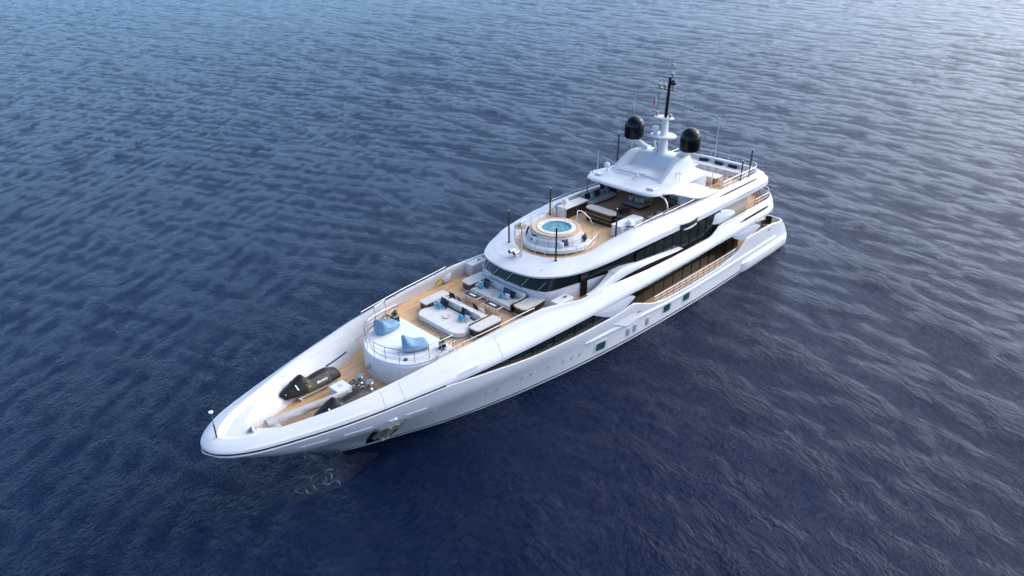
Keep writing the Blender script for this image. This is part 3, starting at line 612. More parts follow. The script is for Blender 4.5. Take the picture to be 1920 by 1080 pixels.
# nav light pods on the band
for sgn in (1, -1):
    b = MB(); rows = []
    for t in np.linspace(0, 1, 13):
        x = 21.5-3.1*t; e = math.sin(math.pi*min(1, max(0, t*.86+.07)))**.6
        rows.append([(x, sgn*4.45, 8.48), (x, sgn*(4.62+.22*e), 8.40), (x, sgn*(4.8+.46*e), 8.20), (x, sgn*(4.8+.48*e), 8.10), (x, sgn*4.6, 8.06)])
    b.grid(rows); b.add(rows[0]+rows[-1], [tuple(range(5)), tuple(range(5, 10))]); pod = b.build('nav_light_pod', WHITE, Y, 40)
    b = MB(); b.prism([(21.3, sgn*4.6), (18.6, sgn*4.6), (18.8, sgn*5.2), (19.6, sgn*5.32), (20.4, sgn*5.32), (21.2, sgn*5.18)], 7.72, 8.12); b.build('nav_light_housing', EBONY, pod)
    b = MB(); b.prism([(21.0, sgn*4.7), (18.6, sgn*4.7), (19.0, sgn*5.28), (20.0, sgn*5.4), (20.8, sgn*5.32)], 7.62, 7.73, .02); b.build('ledge', WHITE, pod)

# ================= hardtop, mast, domes =================
def half(pts): return pts+[(x, -y) for x, y in pts[::-1] if abs(y) > 1e-3]
HTc = catm([(23.0, 0), (22.95, 1.4), (22.85, 2.6), (22.7, 3.1), (22.3, 3.45), (21.5, 3.7), (20.6, 3.74), (19.5, 3.55), (18.2, 3.5), (16.6, 3.45), (15.4, 3.2), (14.7, 2.9), (14.3, 2.0), (14.2, 0)], 5)
HTc[0][1] = HTc[-1][1] = 0
b = MB(); rows = []
cen = np.array((18.5, 0))
for x, y in HTc:
    p = np.array((x, y)); q = cen+(p-cen)*.965; q[1] = max(q[1], 0); q2 = cen+(p-cen)*.9; i_ = cen+(p-cen)*.02; i_[1] = 0
    rows.append([(i_[0], 0, 10.18), (q2[0], q2[1], 10.2), (q[0], q[1], 10.25), (x, y, 10.38), (x*.5+q[0]*.5, y*.5+q[1]*.5, 10.49), (q[0], q[1], 10.53), (q2[0], q2[1], 10.57), (cen[0]+(x-cen[0])*.5, y*.5, 10.66), (i_[0], 0, 10.7)])
b.grid2(rows); b.build('hardtop', WHITE, Y, 45)
# wings flowing from the hardtop down to the bulwark
for sgn in (1, -1):
    lo = catm([(21.7, 3.7, 10.42), (21.2, 3.95, 10.42), (20.3, 4.08, 10.15), (19.2, 4.18, 9.75), (18.3, 4.25, 9.42), (17.2, 4.28, 9.12), (16.0, 4.28, 8.93), (14.6, 4.2, 8.88), (13.7, 4.1, 8.84)], 4)
    up = catm([(21.7, 3.3, 10.5), (21.0, 3.3, 10.52), (19.9, 3.35, 10.52), (18.8, 3.4, 10.48), (17.8, 3.42, 10.32), (16.7, 3.45, 9.98), (15.6, 3.5, 9.55), (14.6, 3.65, 9.1), (13.7, 3.95, 8.8)], 4)
    rows = []
    for a, c in zip(lo, up):
        m_ = a+(c-a)*.5+np.array((0, .12, .05)); m2 = a+(c-a)*.15+np.array((0, .02, .03)); in1 = a+np.array((0, -.12, -.13)); in2 = c+np.array((0, -.1, -.2))
        rows.append([(p[0], sgn*p[1], p[2]) for p in (in2, in1, a, m2, m_, c)])
    b = MB(); b.grid(rows, sgn < 0); b.build('hardtop_wing', mat('wing_white', (.68, .71, .76), .3, coat=.4, noise=.04, nscale=.6), Y, 60)
    b = MB(); b.tube([(22.0, sgn*3.45, 10.35), (21.65, sgn*3.7, 10.1), (21.5, sgn*3.9, 9.6), (21.5, sgn*4.0, 9.1), (21.5, sgn*4.03, 8.7)], .075, 8); b.build('hardtop_stanchion', RAILM, Y)
b = MB(); b.prism(half([(16.3, 0), (16.3, 3.0), (18.6, 3.1), (18.55, 3.32), (18.2, 3.38), (14.6, 3.2), (14.6, 0)]), 7.99, 10.22); b.build('sun_deck_house', mat('house_white', (.66, .67, .70), .45, noise=.05, nscale=1), Y, 30)
b = MB(); b.box((16.33, 0, 9.0), (.05, 1.7, 1.95)); b.build('house_door', BROWN, Y)
# raised fairing
for sgn in (1, -1):
    K = np.array([(20.6, 2.36, 10.56, 10.45), (20.3, 2.34, 10.70, 10.45), (19.4, 2.28, 11.28, 10.45), (18.5, 2.2, 11.84, 10.5), (18.2, 2.15, 11.97, 10.5), (17.8, 2.1, 12.03, 10.5), (16.2, 1.95, 12.06, 10.5), (15.9, 1.95, 11.98, 10.5), (14.9, 1.8, 10.9, 10.45), (14.7, 1.8, 10.6, 10.45)])
    rows = [[(x, sgn*(y-.24), zb_), (x, sgn*(y-.24), z-.04), (x, sgn*(y-.19), z), (x, sgn*(y+.16), z), (x, sgn*(y+.22), z-.04), (x, sgn*(y+.55), zb_)] for x, y, z, zb_ in K]
    b = MB(); b.grid(rows, sgn < 0); b.add(rows[0]+rows[-1], [tuple(range(6)), tuple(range(6, 12))]); b.build('fairing_arm', WHITE, Y, 40)
b = MB(); rows = []
K = [(20.0, 2.25, 10.6), (19.9, 2.25, 10.80), (19.3, 2.2, 10.83), (18.2, 2.15, 10.88), (18.0, 2.1, 10.98), (17.5, 2.0, 11.75), (17.3, 1.98, 11.88), (16.1, 1.95, 11.94), (15.4, 1.85, 11.5), (14.8, 1.8, 10.5)]
b.grid([[(x, -y, z), (x, -y*.4, z+.03), (x, y*.4, z+.03), (x, y, z)] for x, y, z in K]); b.build('fairing', WHITE, Y, 40)
b = MB(); b.cyl((20.45, -2.0, 10.86), (20.1, .8, 10.94), .09); b.build('light_bar', mat('pale_blue_plastic', (.55, .66, .76), .4), Y)
for sgn in (1, -1):
    b = MB(); b.box((21.8, sgn*2.6, 10.72), (.62, .62, .06), 0, .02); b.box((21.8, sgn*2.6, 10.62), (.4, .4, .16)); b.build('deck_hatch', WHITE, Y)
    # radome
    b = MB(); b.cyl((16.6, sgn*1.6, 11.9), (17.05, sgn*2.72, 12.62), .32, .26, 8); b.cyl((17.05, sgn*2.72, 12.4), (17.05, sgn*2.72, 12.74), .22, .5, 16); b.build('radome_arm', WHITE, Y)
    b = MB(); b.lathe((17.1, sgn*2.72, 12.72), [(.72, 0), (.79, .06), (.82, .2), (.835, .9)]+[(.835*math.cos(a), .98+.9*math.sin(a)) for a in np.linspace(0, math.pi/2, 9)[:-1]]+[(0, 1.88)], 32); rd = b.build('radome', RADOM, Y, 50)
    b = MB(); b.lathe((17.1, sgn*2.72, 12.68), [(.6, 0), (.7, .03), (.7, .06), (.6, .07)], 24); b.build('base_ring', WHITE, rd)
    b = MB(); b.cyl((18.3, sgn*2.85, 10.5), (18.3, sgn*2.85, 11.1), .03, n=6); b.lathe((18.3, sgn*2.85, 11.1), [(0, 0), (.2, .02), (.22, .06), (.05, .1), (0, .1)], 12); b.build('gps_antenna', WHITE, Y)
b = MB(); b.cyl((20.6, -2.75, 10.5), (20.6, -2.75, 10.85), .06); b.lathe((20.6, -2.75, 11.08), [(0, -.24), (.15, -.2), (.24, -.08), (.26, .04), (.22, .16), (.1, .25), (0, .26)], 16); b.build('tv_dome', WHITE, Y)
b = MB(); b.lathe((21.0, .25, 10.6), [(.12, 0), (.12, .1), (.05, .12), (.05, .2)], 10); b.lathe((20.8, .45, 11.0), [(0, -.14), (.12, -.08), (.15, .02), (.1, .12), (0, .15)], 12); b.cyl((21.0, .25, 10.75), (20.8, .45, 10.9), .04); b.build('camera_turret', WHITE, Y)
b = MB(); b.box((17.4, -.3, 12.15), (.34, .34, .3), .4, .04); b.cyl((17.4, -.3, 12.25), (17.4, -.3, 12.5), .05); b.box((17.4, -.3, 12.62), (.14, 2.0, .26), -.9, .05); b.build('radar_scanner', WHITE, Y)
# mast
b = MB()
for z0, z1, r0, r1 in ((11.9, 13.2, .48, .40), (13.45, 14.75, .36, .26)):
    rows = []
    for z, r_ in ((z0, r0), (z1, r1)): rows.append([(16.75-.02*(z-12)+r_*1.25*math.cos(a), r_*.75*math.sin(a), z) for a in np.linspace(0, 2*math.pi, 15)])
    b.grid(rows)
b.build('mast_column', WHITE, Y, 50)
def plate(c, rx, ry, t, name, m=WHITE):
    b = MB(); b.lathe(c, [(.5, -t), (.92, -.4*t), (1.0, 0), (.97, .3*t), (.9, .4*t)], 22, rx, ry); return b.build(name, m, Y, 40)
plate((16.8, 0, 13.36), 1.0, 1.15, .22, 'radar_platform'); plate((16.8, -.1, 14.84), .62, .9, .14, 'mast_platform')
b = MB(); b.lathe((17.2, -.55, 13.5), [(.2, 0), (.2, .2), (.3, .26), (.34, .45), (.26, .62), (0, .68)], 14); b.build('navigation_dome', WHITE, Y)
b = MB(); b.cyl((16.8, .05, 14.85), (16.75, .1, 18.15), .15, .12, 12); mp_ = b.build('mast_pole', BLACK, Y)
for z, hw in ((17.15, .95), (18.12, .38)):
    b = MB(); b.box((16.78, 0 if z > 18 else -.15, z), (.26, hw*2, .06)); b.build('spreader', BLACK, Y)
lamps = [(16.8, -.8, 14.9), (16.8, .45, 14.9), (16.78, -.8, 17.18), (16.78, .45, 17.18), (16.78, .32, 18.15), (16.78, -.3, 17.18)]
for c in lamps:
    b = MB(); b.lathe(c, [(.09, 0), (.09, .08), (.13, .1), (.13, .3), (.07, .34), (0, .35)], 12); b.build('mast_lamp', mat('brass_lamp', (.42, .38, .28), .3, metal=.6), Y)
b = MB(); b.cyl((16.76, -.1, 18.1), (16.76, -.12, 19.6), .02, n=6); b.cyl((16.76, -.3, 18.1), (16.8, -.3, 18.9), .015, n=6); b.cyl((16.7, .1, 18.1), (16.7, .15, 19.1), .03, n=6); b.box((16.7, .22, 19.05), (.14, .3, .28), 0, .03); b.cyl((16.76, .05, 18.1), (16.76, .05, 19.3), .012, n=6); b.build('masthead_antennas', mat('antenna_grey', (.45, .46, .48), .4), Y)
b = MB(); b.lathe((16.7, .4, 17.35), [(0, 0), (.17, .2), (.2, .34), (.17, .48), (0, .68)], 10); b.build('day_shape', BLACK, Y)
b = MB(); b.tube([(16.8, -.75, 17.1), (16.85, -.75, 14.9)], .012, 4); b.tube([(16.6, .8, 17.15), (16.2, 1.3, 16.9), (16.2, 1.35, 13.2), (16.3, 1.3, 12.1)], .014, 4); b.build('halyard', CARBON, Y)
fl = thing('flag', 'small green white and red courtesy flag hanging folded on the mast halyard', 'flag', (16.85, -.76, 15.9))
for k, (m_, nm) in enumerate(((GREEN, 'green_band'), (FWHITE, 'white_band'), (RED, 'red_band'))):
    rows = []
    for i in range(5):
        u = (k+i/4)/3; rows.append([(-.05*math.sin(u*5), -.02-.42*u, .75-.62*u-.34*v_-.1*u*v_+.03*math.sin(v_*6+u*4)) for v_ in np.linspace(0, 1, 5)])
    b = MB(); b.grid(rows); b.build(nm, m_, fl, 60)
# whip aerials and black carbon deck poles
for i, (p, q, r_) in enumerate((((15.0, 3.95, 8.9), (15.0, 3.95, 15.6), .035), ((20.9, -3.5, 10.45), (20.9, -3.5, 12.2), .03), ((16.3, -3.4, 10.2), (16.3, -3.4, 16.8), .02), ((21.8, -3.35, 10.4), (21.8, -3.35, 11.7), .02))):
    b = MB(); b.cyl(p, q, r_, r_*.35, 6); b.cyl(p, (p[0], p[1], p[2]+.5), r_*1.6, r_*1.4, 6); b.build('whip_aerial', mat('aerial_white', (.72, .73, .74), .4) if i != 3 else CARBON, Y)
for (x, y, z0, z1) in ((32.77, 2.3, 8.05, 10.55), (32.77, -2.3, 8.05, 10.55), (27.13, 3.25, 8.4, 10.6), (27.13, -3.25, 8.4, 10.6), (9.95, 4.0, 8.6, 10.5), (8.5, 4.02, 8.62, 11.2), (11.5, -4.0, 8.6, 10.9), (17.6, -3.9, 8.7, 12.9)):
    b = MB(); b.cyl((x, y, z0), (x, y, z1), .062, .062, 8); pl = b.build('awning_pole', CARBON, Y)
    b = MB(); b.cyl((x, y, z1), (x, y, z1+.06), .07, .06, 8); b.build('cap', CHROME, pl)
    b = MB(); b.cyl((x, y, z0-.02), (x, y, z0+.06), .12, .10, 10); b.build('socket', CARBON, pl)

# ================= jacuzzi =================
J = (30.1, 0)
def ring(name, r0, r1, z0, z1, m, parent=Y, n=48, c=J):
    b = MB(); b.lathe((c[0], c[1], 0), [(r0, z0), (r1, z0), (r1, z1-.02), (r1-.02, z1), (r0+.02, z1), (r0, z1-.02), (r0, z0)], n)
    b.f = [f for f in b.f if len(f) == 4]; return b.build(name, m, parent, 40)
b = MB(); b.lathe((J[0], J[1], 8.0), [(1.98, 0), (1.95, .5), (1.86, .95), (1.80, 1.12), (1.35, 1.12), (1.3, 1.0), (1.28, .2), (0, .15)], 48); jb = b.build('jacuzzi_body', WHITE, Y, 40)
ring('teak_ring', 1.50, 1.83, 9.08, 9.19, TEAK, jb)
ring('rim_ring', 1.12, 1.46, 9.06, 9.22, WHITE, jb)
WAT = bpy.data.materials.new('jacuzzi_water'); WAT.use_nodes = True; n_ = WAT.node_tree; B_ = n_.nodes['Principled BSDF']
tc = n_.nodes.new('ShaderNodeTexCoord'); vo = n_.nodes.new('ShaderNodeTexNoise'); vo.inputs['Scale'].default_value = 3; vo.inputs['Detail'].default_value = 3; vo.inputs['Distortion'].default_value = 1.2; n_.links.new(tc.outputs['Object'], vo.inputs['Vector'])
cr_ = n_.nodes.new('ShaderNodeValToRGB'); cr_.color_ramp.elements[0].position = .35; cr_.color_ramp.elements[0].color = (.03, .15, .20, 1); cr_.color_ramp.elements[1].position = .7; cr_.color_ramp.elements[1].color = (.11, .36, .43, 1)
n_.links.new(vo.outputs['Fac'], cr_.inputs[0]); n_.links.new(cr_.outputs[0], B_.inputs['Base Color']); B_.inputs['Roughness'].default_value = .06
bp_ = n_.nodes.new('ShaderNodeBump'); bp_.inputs['Strength'].default_value = .5; bp_.inputs['Distance'].default_value = .05; n_.links.new(vo.outputs['Fac'], bp_.inputs['Height']); n_.links.new(bp_.outputs[0], B_.inputs['Normal'])
b = MB(); b.lathe((J[0], J[1], 9.1), [(1.13, 0), (0, .001)], 40); b.build('water', WAT, jb, 30)
# round sofa hugging the front of the tub
def arcsolid(name, c, prof, a0, a1, n, m, parent, bulge=0):
    rows = []
    for i in range(n+1):
        a = R(a0+(a1-a0)*i/n); rows.append([(c[0]+r_*math.cos(a), c[1]+r_*math.sin(a), z) for r_, z in prof])
    b = MB(); b.grid(rows); b.add(rows[0]+rows[-1], [tuple(range(len(prof))), tuple(range(len(prof), 2*len(prof)))]); return b.build(name, m, parent, 40)
js = thing('curved_sofa', 'curved white sofa wrapped around the front of the round jacuzzi tub', 'sofa', (30.1, 0, 8.0))
arcsolid('plinth', (0, 0), [(1.98, .02), (2.48, .02), (2.48, .12), (1.98, .12)], -118, 122, 50, BROWN, js)
for k in range(5):
    a0 = -118+48*k; arcsolid('seat_cushion', (0, 0), [(1.99, .13), (2.58, .13), (2.64, .20), (2.62, .40), (2.54, .46), (1.99, .46)], a0+.25, a0+47.75, 12, CUSH, js)
    arcsolid('back_cushion', (0, 0), [(1.93, .46), (2.15, .46), (2.10, .85), (2.02, .92), (1.9, .9)], a0+.4, a0+47.6, 12, CUSH, js)
# grab rail at the tub
b = MB(); b.tube([(28.5, .55, 9.15), (28.35, .5, 9.75), (28.05, .3, 9.95), (27.7, .45, 9.85), (27.35, .9, 9.35), (27.2, 1.1, 8.9), (27.2, 1.1, 8.0)], .03, 8); b.build('grab_rail', RAILM, Y)
b = MB(); b.tube([(28.45, -1.0, 9.15), (28.35, -1.0, 9.85), (28.1, -1.05, 9.95), (27.9, -1.05, 9.6), (27.9, -1.05, 8.0)], .03, 8); b.build('grab_rail', RAILM, Y)
b = MB()
for sy in (-1,1): b.tube([(28.95, .25+.16*sy, 9.5), (29.1, .25+.16*sy, 9.5), (29.2, .25+.16*sy, 8.9)], .02, 6)
b.build('ladder', RAILM, Y)
b = MB(); b.prism([(28.25, -.8), (28.25, .8), (27.6, .8), (27.6, -.8)], 8.0, 8.35, .02); b.build('tub_step', TEAK, Y)

# ================= railings =================
def railing(pts, h, name='railing', bars=3, posts=None, r=.024, lean=0, parent=Y, topr=.03):
    P = np.array(pts, float); d = np.r_[0, np.cumsum(np.linalg.norm(np.diff(P, axis=0), axis=1))]
    posts = posts or max(2, int(d[-1]/.95)+1); b = MB()
    for k in range(bars):
        z = h*(bars-k)/bars; b.tube([(p[0], p[1], p[2]+z) for p in P], topr if k == 0 else r*.6, 6)
    for t in np.linspace(0, d[-1], posts):
        q = np.array([np.interp(t, d, P[:, i]) for i in range(3)]); b.cyl(q, q+np.array((0, 0, h)), r, n=6)
    return b.build(name, RAILM, parent, 50)
# coach roof
c = catm([(42.95, 2.82), (44.2, 2.76), (45.15, 2.6), (46.0, 2.2), (46.55, 1.45), (46.85, .7), (46.92, 0)], 5); c = [(x, y, 5.66) for x, y in c]; c = c+[(x, -y, z) for x, y, z in c[::-1][1:]]
railing(c, .98, bars=3, posts=13)
# around the jacuzzi
c = [(30.1+3.12*math.cos(R(a)), 3.12*math.sin(R(a)), 8.05 if abs(a) < 95 else 8.2) for a in range(-128, 129, 6)]
railing(c, .85, bars=2, posts=19)
for sgn in (1, -1):
    railing([(27.2, sgn*2.62, 8.3), (26.9, sgn*3.2, 8.5), (26.4, sgn*3.6, 8.7)], .5, bars=2, posts=3)
    railing([(x, sgn*4.06, float(pch(*T((5, 8.7), (14, 8.72), (19, 8.76), (23, 8.87), (27, 8.85)), x))) for x in np.linspace(22.2, 26.0, 8)], .28, bars=1, posts=5)
    railing([(x, sgn*4.06, 8.76) for x in np.linspace(15.6, 22.0, 8)], .28, bars=1, posts=6)
c = [(x, 4.05, 8.7) for x in np.linspace(13.2, 7.4, 8)]+[(6.7, 3.8, 8.7), (6.2, 3.3, 8.7), (5.85, 2.0, 8.7), (5.75, 0, 8.7)]; c = c+[(x, -y, z) for x, y, z in c[::-1][1:]]
railing(c, .68, bars=2, posts=24)
# upper deck aft
c = [(x, 5.0, 6.2) for x in np.linspace(8.5, 6.2, 4)]+[(5.3, 4.8, 6.15), (4.5, 4.2, 6.12), (3.8, 3.0, 6.12), (3.4, 0, 6.12)]; c = c+[(x, -y, z) for x, y, z in c[::-1][1:]]
railing(c, .6, bars=2, posts=16)
for sgn in (1, -1):
    for x in (6.4, 6.9):
        b = MB(); b.cyl((x, sgn*4.3, 5.4), (x, sgn*4.3, 7.7), .07); b.build('deck_pillar', CHROME, Y)
    # lounge side rail on the bulwark top
    i0, i1 = idx(UG, 45.2, 9), idx(UG, 37.4, 9); pts = [(UG[i, 9, 0], sgn*(UG[i, 9, 1]), UG[i, 9, 2]) for i in range(i0, i1+1)]
    railing(pts, .30, bars=1, posts=9)
    # main deck walkway rail
    pts = [(x, sgn*(float(hull_y(x, 2.25))-.1), float(pch(*HT, x))) for x in np.linspace(11.6, 24.3, 16)]
    pts2 = [(p[0], p[1], 2.2) for p in pts]; railing(pts2, .85, bars=3, posts=15, r=.028, parent=Y)
    # inner handrail of the fore well
    pts = [(UG[i, 10, 0], sgn*(UG[i, 10, 1]-.12), UG[i, 10, 2]-.25) for i in range(idx(UG, 51.6, 9), idx(UG, 50.2, 9))]
    if len(pts) > 1: b = MB(); b.tube(pts, .025, 6); b.build('grab_rail', RAILM, Y)
    pts = [(UG[i, 10, 0], sgn*(UG[i, 10, 1]-.12), UG[i, 10, 2]-.3) for i in range(idx(UG, 49.4, 9), idx(UG, 46.4, 9))]
    b = MB(); b.tube(pts, .025, 6); b.build('grab_rail', RAILM, Y)
    b = MB(); b.tube([(46.3, sgn*3.1, 5.1), (45.4, sgn*3.05, 5.4), (43.2, sgn*3.0, 6.3), (42.9, sgn*3.0, 6.3), (42.9, sgn*3.0, 5.42)], .025, 6)
    for x in (43.2, 44.4, 45.6): b.cyl((x, sgn*3.02, 4.3), (x, sgn*3.02, 6.35-.42*(x-43.2)), .02, n=6)
    b.build('stair_rail', RAILM, Y)
    # navy fender strips
    i0, i1 = (idx(UG, 54.4, 12), idx(UG, 52.9, 12)); pts = [(UG[i, 12, 0]*.5+UG[i, 11, 0]*.5, sgn*(UG[i, 12, 1]*.5+UG[i, 11, 1]*.5-.03), 4.72) for i in range(i0, i1+1)]
    b = MB(); b.tube(pts, .07, 6); b.build('fender_strip', NAVYP, Y)
    i0, i1 = (idx(UG, 49.0, 12), idx(UG, 47.2, 12)); pts = [(UG[i, 12, 0], sgn*(UG[i, 12, 1]+.02), 4.66) for i in range(i0, i1+1)]
    b = MB(); b.tube(pts, .05, 6); b.build('fender_strip', NAVYP, Y)
# gate in the starboard bulwark, life ring cover, yellow sign
def wall_at(x, z, sgn):
    i = idx(UG, x, 11); return sgn*(np.interp(z, [UG[i, 13, 2], UG[i, 12, 2], UG[i, 11, 2], UG[i, 10, 2]], [UG[i, 13, 1], UG[i, 12, 1], UG[i, 11, 1], UG[i, 10, 1]])-.02)
b = MB(); cy = wall_at(37.0, 5.85, -1); b.lathe((0, 0, 0), [(.0, .10), (.34, .10), (.40, .06), (.42, 0), (.43, .03), (.45, 0)], 28); b.v = [(37.0+x, cy+z*1.0, 5.88+y) for x, y, z in b.v]; b.build('life_ring_cover', PAD, Y, 50)
cy = wall_at(37.8, 5.85, -1); b = MB(); b.box((37.78, cy, 5.88), (.42, .05, .52), 0, .01); sg = b.build('safety_sign', YEL, Y)
b = MB(); b.box((37.84, cy+.04, 5.9), (.10, .02, .3)); b.box((37.68, cy+.04, 5.98), (.1, .02, .12)); b.build('symbol', mat('sign_dark', (.35, .22, .03), .6), sg)
b = MB(); b.tube([(44.3, -3.5, 5.45), (44.3, -3.5, 6.7), (43.3, -3.7, 6.75), (43.3, -3.7, 5.45)], .025, 6); b.tube([(44.3, -3.5, 6.1), (43.3, -3.7, 6.1)], .02, 6); b.build('boarding_gate', RAILM, Y)
# jackstaff
js_ = thing('jackstaff', 'slim stainless jackstaff with a white lamp on top at the bow tip', 'jackstaff', (57.15, -.02, 5.12))
b = MB(); b.cyl((0, 0, 0), (0, 0, .9), .045, .04, 8); b.build('base_tube', BLACK, js_); b = MB(); b.cyl((0, 0, .9), (0, 0, 1.75), .022, .02, 6); b.cyl((0, 0, .92), (0, 0, 1.0), .07, .07, 8); b.cyl((0, 0, 0), (0, 0, .05), .13, .1, 10); b.build('staff', CHROME, js_)
b = MB(); b.lathe((0, 0, 1.75), [(.05, 0), (.12, .04), (.12, .1), (0, .13)], 12); b.build('lamp', PAD, js_)
b = MB(); b.lathe((55.5, .62, 5.12), [(.26, 0), (.24, .08), (.12, .12), (.14, .2), (.07, .26), (0, .27)], 18); b.build('bow_roller', CHROME, Y)
# lamp and hatch on the coach roof face
b = MB(); b.cyl((46.9, -.44, 4.84), (47.15, -.45, 4.84), .09); b.lathe((47.2, -.45, 4.8), [(0, -.16), (.13, -.12), (.16, 0), (.12, .12), (0, .16)], 12); b.build('wall_lamp', CHROME, Y)
b = MB(); b.box((46.62, 1.62, 4.75), (.04, .8, .9), R(-33), .01); b.build('locker_door', PAD, Y)
b = MB(); b.lathe((45.9, 1.75, 5.70), [(.15, 0), (.13, .04), (0, .05)], 14); b.build('deck_light', NAVYP, Y)
b = MB(); b.lathe((46.1, 1.45, 5.70), [(.06, 0), (.05, .03), (0, .04)], 10); b.build('deck_light', NAVYP, Y)
# roof searchlight and mast lamp table
sl = MB(); sl.cyl((34.1, -.35, 8.02), (34.1, -.35, 8.2), .09); sl.box((34.1, -.35, 8.26), (.2, .55, .08), .3); sl.build('searchlight_base', CHROME, Y)
for dy in (-.22, .22):
    b = MB(); b.cyl((33.95, -.35+dy, 8.38), (34.4, -.42+dy, 8.36), .13, .16, 12); s1 = b.build('searchlight', CHROME, Y)
    b = MB(); b.cyl((34.4, -.42+dy, 8.36), (34.43, -.42+dy, 8.36), .13, .13, 12); b.build('lens', GLASS, s1)
b = MB(); b.cyl((33.9, .05, 8.05), (33.9, .05, 10.35), .055, .05, 8); b.cyl((33.9, -.1, 8.05), (33.9, -.1, 9.0), .03, .03, 6); b.build('lamp_mast', CHROME, Y)
b = MB(); b.lathe((33.95, 0, 10.35), [(.1, -.06), (.46, 0), (.46, .04), (0, .05)], 18); b.build('lamp_mast_plate', mat('weathered_bronze', (.32, .25, .18), .5, noise=.2), Y)
b = MB(); b.lathe((33.95, 0, 10.4), [(.2, 0), (.18, .1), (.08, .14), (.1, .24), (0, .3)], 10); b.build('lamp', mat('brass_lamp', (0, 0, 0)), Y)

# panel seams in the bulwark paint
for sgn in (1, -1):
    for xs_ in (49.3, 47.9, 41.0):
        i = idx(UG, xs_, 6); b = MB(); b.tube([(UG[i, j, 0], sgn*(UG[i, j, 1]+.003), UG[i, j, 2]+.003) for j in range(3, 9)], .009, 4); b.build('paint_seam', mat('seam_grey', (.42, .44, .48), .6), Y)
    for xi in (31.5, 24.0, 20.5, 16.2):
        i = idx(SG, xi, 8); b = MB(); b.tube([(SG[i, j, 0], sgn*SG[i, j, 1], SG[i, j, 2]+.004) for j in range(3, 8)], .009, 4); b.build('paint_seam', MT['seam_grey'], Y)
b = MB(); 
for k in range(5): b.cyl((34.6-.02*k*k, -2.4+1.2*k, 7.93), (34.6-.02*k*k, -2.4+1.2*k, 7.99), .05, n=8)
b.build('roof_vent', PAD, Y)

# ================= loose things on deck =================
def pillow_mesh(m, w=.46, h=.46, t=.085, name='throw_pillow'):
    n = 10; u = np.linspace(-1, 1, n+1); vs = {}; b = MB()
    for s_ in (1, -1):
        G = np.zeros((n+1, n+1, 3))
        for i, a in enumerate(u):
            for j, c in enumerate(u):
                e = ((1-abs(a)**3.2)*(1-abs(c)**3.2))**.6; pin = 1-.09*(1-abs(a*c))*(max(abs(a), abs(c))**4)
                G[i, j] = (s_*t*e, a*w/2*pin, c*h/2*pin)
        b.grid(G, s_ < 0)
    me_o = b.build(name, m, None, 60); me = me_o.data; bpy.data.objects.remove(me_o); return me
PM = {k: pillow_mesh(m, *a) for k, (m, a) in dict(navy=(NAVY, (.52, .52)), slate=(SLATE, (.52, .52)), teal=(TEAL, (.42, .40)), dteal=(DTEAL, (.42, .36)), white=(PWHITE, (.42, .40)), taupe=(PTAUPE, (.48, .42)), longnavy=(NAVY, (1.0, .3))).items()}
def pillow(kind, x, y, z, label, yaw=0, lean=18, group='throw pillows scattered on the deck sofas', dz=.0):
    o = bpy.data.objects.new('throw_pillow', PM[kind]); col.objects.link(o)
    h = {'navy': .52, 'slate': .52, 'teal': .40, 'dteal': .36, 'white': .40, 'taupe': .42, 'longnavy': .3}[kind]
    o.location = (x, y, z+h/2*math.cos(R(lean))+.02+dz); o.rotation_euler = (R(random.uniform(-5, 5)), -R(lean), R(yaw+random.uniform(-6, 6))); return tag(o, label, 'pillow', group)
P = pillow; zl = 5.92
P('navy', 40.12, -1.12, zl, 'navy pillow standing behind the teal one at the starboard end of the foredeck daybed', -8)
P('slate', 39.98, -1.58, zl, 'slate blue pillow against the daybed backrest beside the navy one, starboard end')
P('white', 40.3, -1.78, zl, 'small white pillow behind the teal pillow on the daybed nearest the starboard bulwark', 5)
P('teal', 40.52, -1.42, zl, 'bright turquoise pillow at the starboard end of the big white daybed', 8, 24)
P('navy', 39.98, .55, zl, 'navy pillow leaning on the daybed backrest behind the slate one, port end')
P('slate', 40.12, .98, zl, 'slate blue pillow between navy and white ones on the port end of the daybed', 5)
P('white', 40.38, 1.28, zl, 'white pillow beside the turquoise one near the brown arm of the daybed, port end', 8)
P('teal', 40.6, .9, zl, 'bright turquoise pillow at the port end of the big white daybed', 6, 24)
P('navy', 39.1, -1.6, 6.0, 'navy pillow on the daybed\'s aft side, starboard end beside a dark teal one', 180, 20)
P('dteal', 39.02, -1.02, 6.0, 'dark teal pillow on the aft-facing side of the daybed backrest', 180, 20)
P('navy', 39.1, .72, 6.0, 'navy pillow on the daybed\'s aft side, port end beside a white one', 180, 20)
P('white', 39.05, 1.3, 6.0, 'white pillow on the aft-facing side of the daybed, port end', 180, 20)
P('navy', 35.9, -1.5, zl, 'navy pillow behind the slate pillow on the white sofa under the windscreen, starboard end')
P('slate', 36.15, -1.22, zl, 'slate blue pillow on the sofa under the windscreen, starboard end', -5)
P('white', 36.28, -1.78, zl, 'white pillow in the starboard corner of the sofa under the windscreen', 10)
P('teal', 36.52, -1.45, zl, 'turquoise pillow at the starboard end of the sofa under the windscreen', 6, 24)
P('slate', 35.95, .5, zl, 'slate blue pillow on the sofa under the windscreen, port group behind the turquoise one')
P('navy', 35.98, 1.15, zl, 'navy pillow on the sofa under the windscreen, port group nearest the side table', 4)
P('teal', 36.5, .6, zl, 'turquoise pillow at the port end of the sofa under the windscreen', 6, 24)
P('white', 36.34, 1.02, zl, 'white pillow before the navy one, port end of the sofa under the windscreen', 8)
g = 'pillows on the jacuzzi sofa'
P('navy', 31.2, -1.86, 8.48, 'navy pillow leaning on the starboard side of the jacuzzi surround', -58, 18, g)
P('slate', 32.05, -.5, 8.48, 'slate blue pillow on the jacuzzi sofa behind the white one, starboard of the middle', -12, 18, g)
